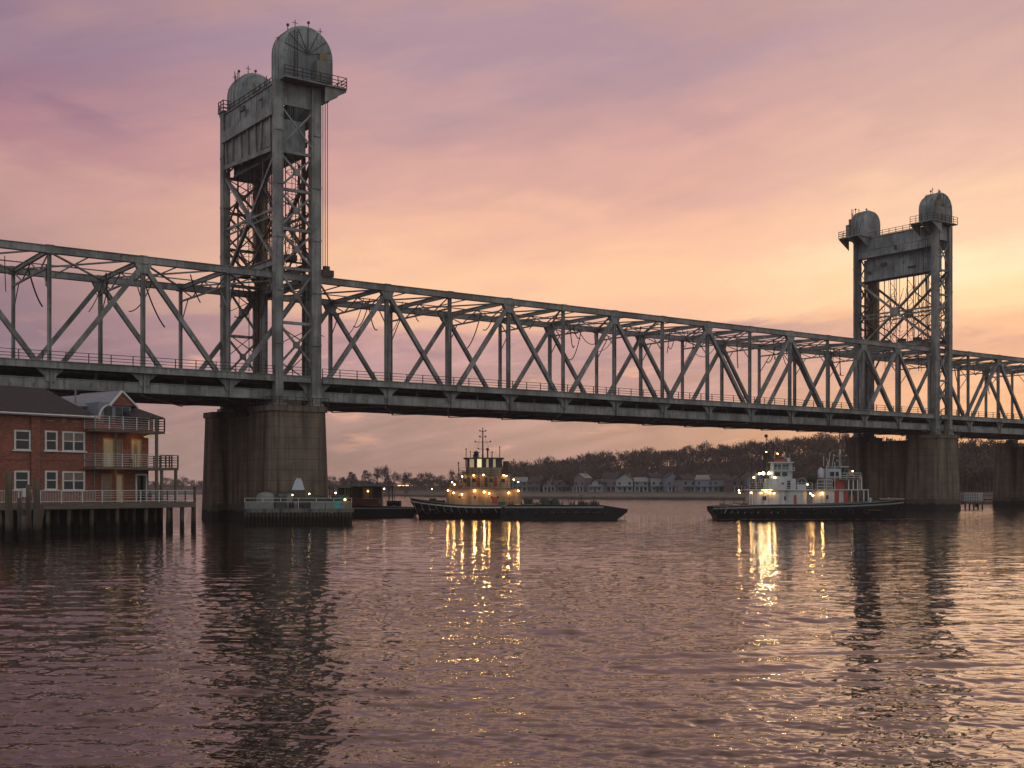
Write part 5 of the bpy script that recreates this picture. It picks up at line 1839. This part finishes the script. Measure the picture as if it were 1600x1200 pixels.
# --- small pontoon dock right of the farther pier
Yd = 268.0
pd = thing("pontoon_dock", "small railed pontoon dock just right of the farther pier", "dock", (X_(1518, Yd), Yd, 0), 0)
MB().box(-2.1, 2.1, -1.5, 1.5, 1.3, 1.7).build("platform", M['boards'], pd)
for k in range(5):
    MB().tube((-1.9 + k * 0.95, -1.3, -1), (-1.9 + k * 0.95, -1.3, 1.4), 0.18, 8).build("piling", M['timber'], pd)
rail_mb([(-2.1, -1.45, 1.7), (2.1, -1.45, 1.7), (2.1, 1.4, 1.7)], 1.9, 0.5, r=0.05, pr=0.04).build("railing", M['whiterail'], pd)
MB().box(-1.8, 1.9, 0.6, 1.3, 1.7, 3.1).build("shed", M['grey'], pd)
o = MB().box(-5.5, 5.5, -1.2, 1.2, 1.6, 1.9).box(-5, -4.7, -1, 1, -1, 1.6).box(-0.3, 0, -1, 1, -1, 1.6).box(4.6, 4.9, -1, 1, -1, 1.6).box(-5.5, 5.5, -1.2, -1.1, 2.7, 2.8)
o = o.build("jetty", M['timber'], None, (X_(1556, 305), 305, 0))
tag(o, "plain timber jetty in the gap between the two right-hand piers", "jetty")

# ------------------------------------------------------------------ far shore
PXS = [-1400, -700, -200, 250, 420, 520, 650, 720, 780, 900, 1100, 1300, 1500, 1600, 1800, 2300, 3000]
SHY = [900, 950, 980, 960, 880, 800, 640, 570, 520, 500, 480, 430, 350, 335, 320, 300, 290]
TOPP = [742, 742, 741, 741, 742, 744, 742, 740, 728, 710, 695, 677, 686, 690, 690, 690, 700]


def shore(px):
    return float(np.interp(px, PXS, SHY))


def ridge_z(px):
    Yr = shore(px) + 150
    z = H + (HZ - float(np.interp(px, PXS, TOPP))) / F * Yr
    return max(6.0, z - 10.5)


def ground_h(px, k):
    """height k metres inland of the shoreline in the direction of photo column px"""
    rz_ = ridge_z(px)
    if k < 12:
        return -1.5 + (k / 12.0) * 4.4
    if k < 48:
        return 2.9 + (k - 12) * 0.008
    f = min(1.0, (k - 48) / 100.0)
    f = f * f * (3 - 2 * f)
    z = 3.2 + (rz_ - 3.2) * f
    return z if k < 260 else z * max(0.75, 1 - (k - 260) / 2000)


def build_terrain():
    ks = [-14, 0, 3, 6, 9, 12, 20, 30, 48, 60, 75, 90, 105, 120, 135, 150, 180, 230, 300, 450, 700]
    pxs = list(range(-1400, 3001, 20))
    vs, fs = [], []
    rr = random.Random(8)
    for px in pxs:
        for k in ks:
            Y = shore(px) + k + (rr.uniform(-1.5, 1.5) if 0 < k < 12 else 0) + 3 * math.sin(px * 0.031) + 2 * math.sin(px * 0.083)
            z = -2.5 if k < 0 else ground_h(px, k) + rr.uniform(-0.12, 0.12) + (rr.uniform(-0.8, 0.8) if k > 70 else 0)
            vs.append((X_(px, Y), Y, z))
    n = len(ks)
    for i in range(len(pxs) - 1):
        for j in range(n - 1):
            fs.append((i * n + j, (i + 1) * n + j, (i + 1) * n + j + 1, i * n + j + 1))
    o = MB().add(vs, fs, True).build("hillside", M['ground'])
    tag(o, kind='structure')


build_terrain()


def tree_geo(rr, hgt, wid, ntw, mbt, mbc, o=(0, 0, 0), clump=True, tw=0.16):
    """bare winter tree: tapering trunk, limbs, then a crown of fine twig slivers"""
    ox, oy, oz = o
    mbt.tube((ox, oy, oz - 0.5), (ox + rr.uniform(-.3, .3), oy, oz + hgt * 0.55), 0.28, 5, 0.14, caps=False)
    limbs = []
    for k in range(7):
        a = rr.uniform(0, 6.28)
        z0 = oz + hgt * rr.uniform(0.28, 0.55)
        e = (ox + math.cos(a) * wid * rr.uniform(0.25, 0.45), oy + math.sin(a) * wid * rr.uniform(0.25, 0.45), oz + hgt * rr.uniform(0.6, 0.92))
        mbt.tube((ox, oy, z0), e, 0.13, 4, 0.05, caps=False)
        limbs.append(e)
    limbs.append((ox, oy, oz + hgt * 0.9))
    for k in range(ntw):
        c = rr.choice(limbs)
        L = rr.uniform(0.5, 1.6) * wid / 7
        s = (c[0] + rr.gauss(0, wid * 0.10), c[1] + rr.gauss(0, wid * 0.10), c[2] + rr.gauss(0, hgt * 0.07))
        d = Vector((s[0] - ox, s[1] - oy, (s[2] - oz - hgt * 0.5) * 1.1)).normalized() + Vector((rr.gauss(0, .4), rr.gauss(0, .4), rr.gauss(0, .4) + 0.25))
        d.normalize()
        e = Vector(s) + d * L
        w_ = tw * rr.uniform(0.5, 1.3)
        a = d.cross(Vector((rr.uniform(-1, 1), rr.uniform(-1, 1), rr.uniform(-1, 1)))).normalized() * w_
        S = Vector(s)
        mbc.add([S - a, S + a, e], [(0, 1, 2)])


# individual bare trees: six variants, copied along the ridge and between the houses
protos = []
for k in range(6):
    rr = random.Random(40 + k)
    root = thing("bare_tree", "bare leafless tree with dark twiggy crown on the skyline of the wooded hill", "tree", (0, 0, 0), 0, "bare trees along the ridge of the far hill")
    mt, mc = MB(), MB()
    tree_geo(rr, rr.uniform(9, 12), rr.uniform(6.5, 9), 430, mt, mc)
    mt.build("trunk", M['twig'], root)
    mc.build("crown", M['twig'], root)
    protos.append(root)
used = set()


def put_tree(k, px, kk, sc, label=None, group=None):
    pr = protos[k]
    if k in used:
        o = copy_tree(pr)
    else:
        used.add(k)
        o = pr
    Y = shore(px) + kk
    o.location = (X_(px, Y), Y, ground_h(px, kk) - 0.2)
    o.scale = (sc, sc, sc)
    o.rotation_euler = (0, 0, (px * 1.7) % 6.28)
    if label:
        o['label'] = label
        o['group'] = group
    return o


rr = random.Random(77)
px = 762.0
while px < 1345:
    put_tree(rr.randrange(6), px, 148 + rr.uniform(-12, 12), rr.uniform(0.75, 1.15))
    px += rr.uniform(9, 15)
px = 1495.0
while px < 1600:
    put_tree(rr.randrange(6), px, 140 + rr.uniform(-12, 12), rr.uniform(0.8, 1.15))
    px += rr.uniform(9, 13)
px = 240.0
while px < 740:
    if px < 318 or px > 505:
        put_tree(rr.randrange(6), px, 40 + rr.uniform(-12, 60), rr.uniform(0.55, 1.05) * (1.0 if rr.random() > 0.2 else 1.35), "bare tree on the low distant shore left of the lit tugboat", "bare trees on the low distant shore")
    px += rr.uniform(9, 20)

ev = thing("evergreen_tree", "dark evergreen tree on the distant shore above the boathouse roof", "tree", (0, 0, 0), 0, "evergreens above the boathouse")
mt, mc = MB(), MB()
rr2 = random.Random(9)
mt.tube((0, 0, -0.5), (0, 0, 12), 0.3, 6, 0.08)
for k in range(900):
    z = rr2.uniform(2, 13.2)
    rad = (13.6 - z) * 0.30 * rr2.uniform(0.5, 1.1) + 0.3
    a = rr2.uniform(0, 6.28)
    c = Vector((rad * math.cos(a), rad * math.sin(a), z))
    d = Vector((math.cos(a), math.sin(a), -0.3)) * rr2.uniform(0.5, 1.0)
    w_ = Vector((-math.sin(a), math.cos(a), rr2.uniform(-.4, .4))) * 0.35
    mc.add([c - w_, c + w_, c + d], [(0, 1, 2)])
mt.build("trunk", M['twig'], ev)
mc.build("crown", M['evergreen'], ev)
for k, (px, sc) in enumerate(((536, 0.75), (548, 1.0), (553, 0.9), (571, 1.05), (606, 0.8), (633, 0.75))):
    o = ev if k == 0 else copy_tree(ev)
    Y = shore(px) + 10
    o.location = (X_(px, Y), Y, ground_h(px, 10) - 0.2)
    o.scale = (sc * 1.25, sc * 1.25, sc)
    o.rotation_euler = (0, 0, k * 1.3)

# the wood on the slope: one mass
mt = MB()
mcrown = MB()
rr = random.Random(6)
for q in range(1500):
    px = rr.uniform(-300, 2000)
    if rr.random() < 0.62:
        px = rr.uniform(740, 1650)
    kk = rr.uniform(52, 150) if px > 740 else rr.uniform(30, 130)
    Y = shore(px) + kk
    z = ground_h(px, kk)
    vis = 740 < px < 1620 or 230 < px < 330 or 500 < px
    hh = rr.uniform(6.5, 9.5) * (1.0 if px > 740 else 0.62)
    tree_geo(rr, hh, rr.uniform(5.5, 8.5), 75 if vis else 25, mt, mcrown, (X_(px, Y), Y, z - 0.3), tw=0.30)
mt.v and mcrown.add(mt.v, mt.f)
o = mcrown.build("wood", M['twig'])
tag(o, "dense bare wood covering the far hillside behind the houses", "wood", kind='stuff')

# houses along the shore
HC = [("grey", (0.20, 0.19, 0.20)), ("white", (0.33, 0.32, 0.33)), ("brown", (0.13, 0.10, 0.09)), ("pale blue", (0.20, 0.22, 0.27)), ("mauve", (0.18, 0.15, 0.17))]
HM = {n_: plain(n_.replace(" ", "_") + "_clapboard", c_, 0.7) for n_, c_ in HC}
ords = ["first", "second", "third", "fourth", "fifth", "sixth", "seventh", "eighth", "ninth", "tenth", "eleventh", "twelfth", "thirteenth", "fourteenth", "fifteenth", "sixteenth", "seventeenth"]
hp = [812, 834, 858, 880, 905, 930, 953, 976, 1002, 1027, 1051, 1077, 1101, 1127, 1153, 1180]
rr = random.Random(12)
for k, px in enumerate(hp):
    cn = HC[(k * 2 + k // 3) % 5][0]
    hk = 24 + rr.uniform(-5, 6)
    Y = shore(px) + hk
    w_, d_, hh = rr.uniform(4.6, 8.0), rr.uniform(6, 9), rr.choice((3.2, 4.6, 5.4, 6.2))
    rh = rr.uniform(1.8, 2.6)
    gable = rr.random() < 0.6
    ho = thing("house", "%s far-shore house from the left, %s walls under a %s roof" % (ords[k], cn, "front-gabled" if gable else "side-gabled"),
               "house", (X_(px, Y), Y, ground_h(px, hk) - 0.1), rr.uniform(-0.6, 0.6), "houses along the far shore")
    hm = HM[cn]
    MB().box(-w_ / 2, w_ / 2, 0, d_, 0, hh).build("wall", hm, ho)
    if gable:
        MB().prism([(-w_ / 2, hh), (w_ / 2, hh), (0, hh + rh)], 'y', 0, d_).build("gable", hm, ho)
        m = MB()
        m.add([(-w_ / 2 - 0.3, -0.3, hh - 0.1), (0, -0.3, hh + rh + 0.12), (w_ / 2 + 0.3, -0.3, hh - 0.1), (-w_ / 2 - 0.3, d_ + 0.3, hh - 0.1), (0, d_ + 0.3, hh + rh + 0.12), (w_ / 2 + 0.3, d_ + 0.3, hh - 0.1),
               (-w_ / 2 - 0.3, -0.3, hh - 0.25), (0, -0.3, hh + rh - 0.03), (w_ / 2 + 0.3, -0.3, hh - 0.25)], [(0, 1, 4, 3), (1, 2, 5, 4), (6, 7, 1, 0), (7, 8, 2, 1)])
    else:
        m = MB().prism([(-0.4, hh - 0.1), (d_ / 2, hh + rh), (d_ + 0.4, hh - 0.1)], 'x', -w_ / 2 - 0.3, w_ / 2 + 0.3)
    rf = m.build("roof", M['shingle' if k % 4 else 'grey'], ho)
    MB().box(w_ * 0.2, w_ * 0.2 + 0.5, d_ * 0.5, d_ * 0.5 + 0.5, hh, hh + rh + 0.5).build("chimney", M['grey'], rf)
    # porch
    pr_ = MB().box(-w_ / 2, w_ / 2, -1.6, 0, 2.4, 2.6).box(-w_ / 2, w_ / 2, -1.6, 0, -0.3, 0.15).build("porch", M['grey'], ho)
    for q in range(4):
        x = -w_ / 2 + 0.1 + (w_ - 0.2) * q / 3
        MB().bar((x, -1.5, 0.15), (x, -1.5, 2.4), 0.16).build("post", M['grey' if k % 2 else 'white'], pr_)
    MB().box(-0.45, 0.45, -0.05, 0, 0.15, 2.1).build("door", M['glass'], ho)
    for wx in (-w_ * 0.3, w_ * 0.3):
        for wz in ((0.9, 2.0), (3.2, 4.3)):
            MB().box(wx - 0.5, wx + 0.5, -0.06, 0, *wz).build("window", M['glass'], ho)
for k, px in enumerate([822, 846, 893, 917, 942, 965, 1014, 1040, 1065, 1090, 1114, 1140, 1167]):
    put_tree(k % 6, px, 34, rr.uniform(0.55, 0.75), "bare tree standing between the waterfront houses", "bare trees between the houses")
# far lights on the left shore
for k, px in enumerate((618, 624, 630, 636)):
    Y = shore(px) - 2
    lp = thing("shore_lamp", "small yellow shore light, one of a row left of the lit tugboat", "lamp", (X_(px, Y + 14), Y + 14, 2.7), 0, "shore lights left of the lit tugboat")
    MB().tube((0, 0, 0), (0, 0, 3.2), 0.12).build("post", M['rust'], lp)
    MB().box(-0.8, 0.8, -0.3, 0.3, 3.2, 3.5).build("lamp_head", M['lamp_dim'], lp)

# ------------------------------------------------------------------ air
hz = MB().box(-4200, 4200, -8, 2100, -4, 80).mesh("haze", bpy.data.materials.new("evening_haze"))
hm = hz.materials[0]
hm.use_nodes = True
hn = hm.node_tree.nodes
hn.clear()
ho_ = hn.new("ShaderNodeOutputMaterial")
pv = hn.new("ShaderNodeVolumePrincipled")
pv.inputs["Color"].default_value = (0.80, 0.74, 0.78, 1)
pv.inputs["Density"].default_value = 0.00019
pv.inputs["Anisotropy"].default_value = 0.2
hm.node_tree.links.new(pv.outputs[0], ho_.inputs["Volume"])
o = bpy.data.objects.new("haze", hz)
col.objects.link(o)
tag(o, kind='stuff')
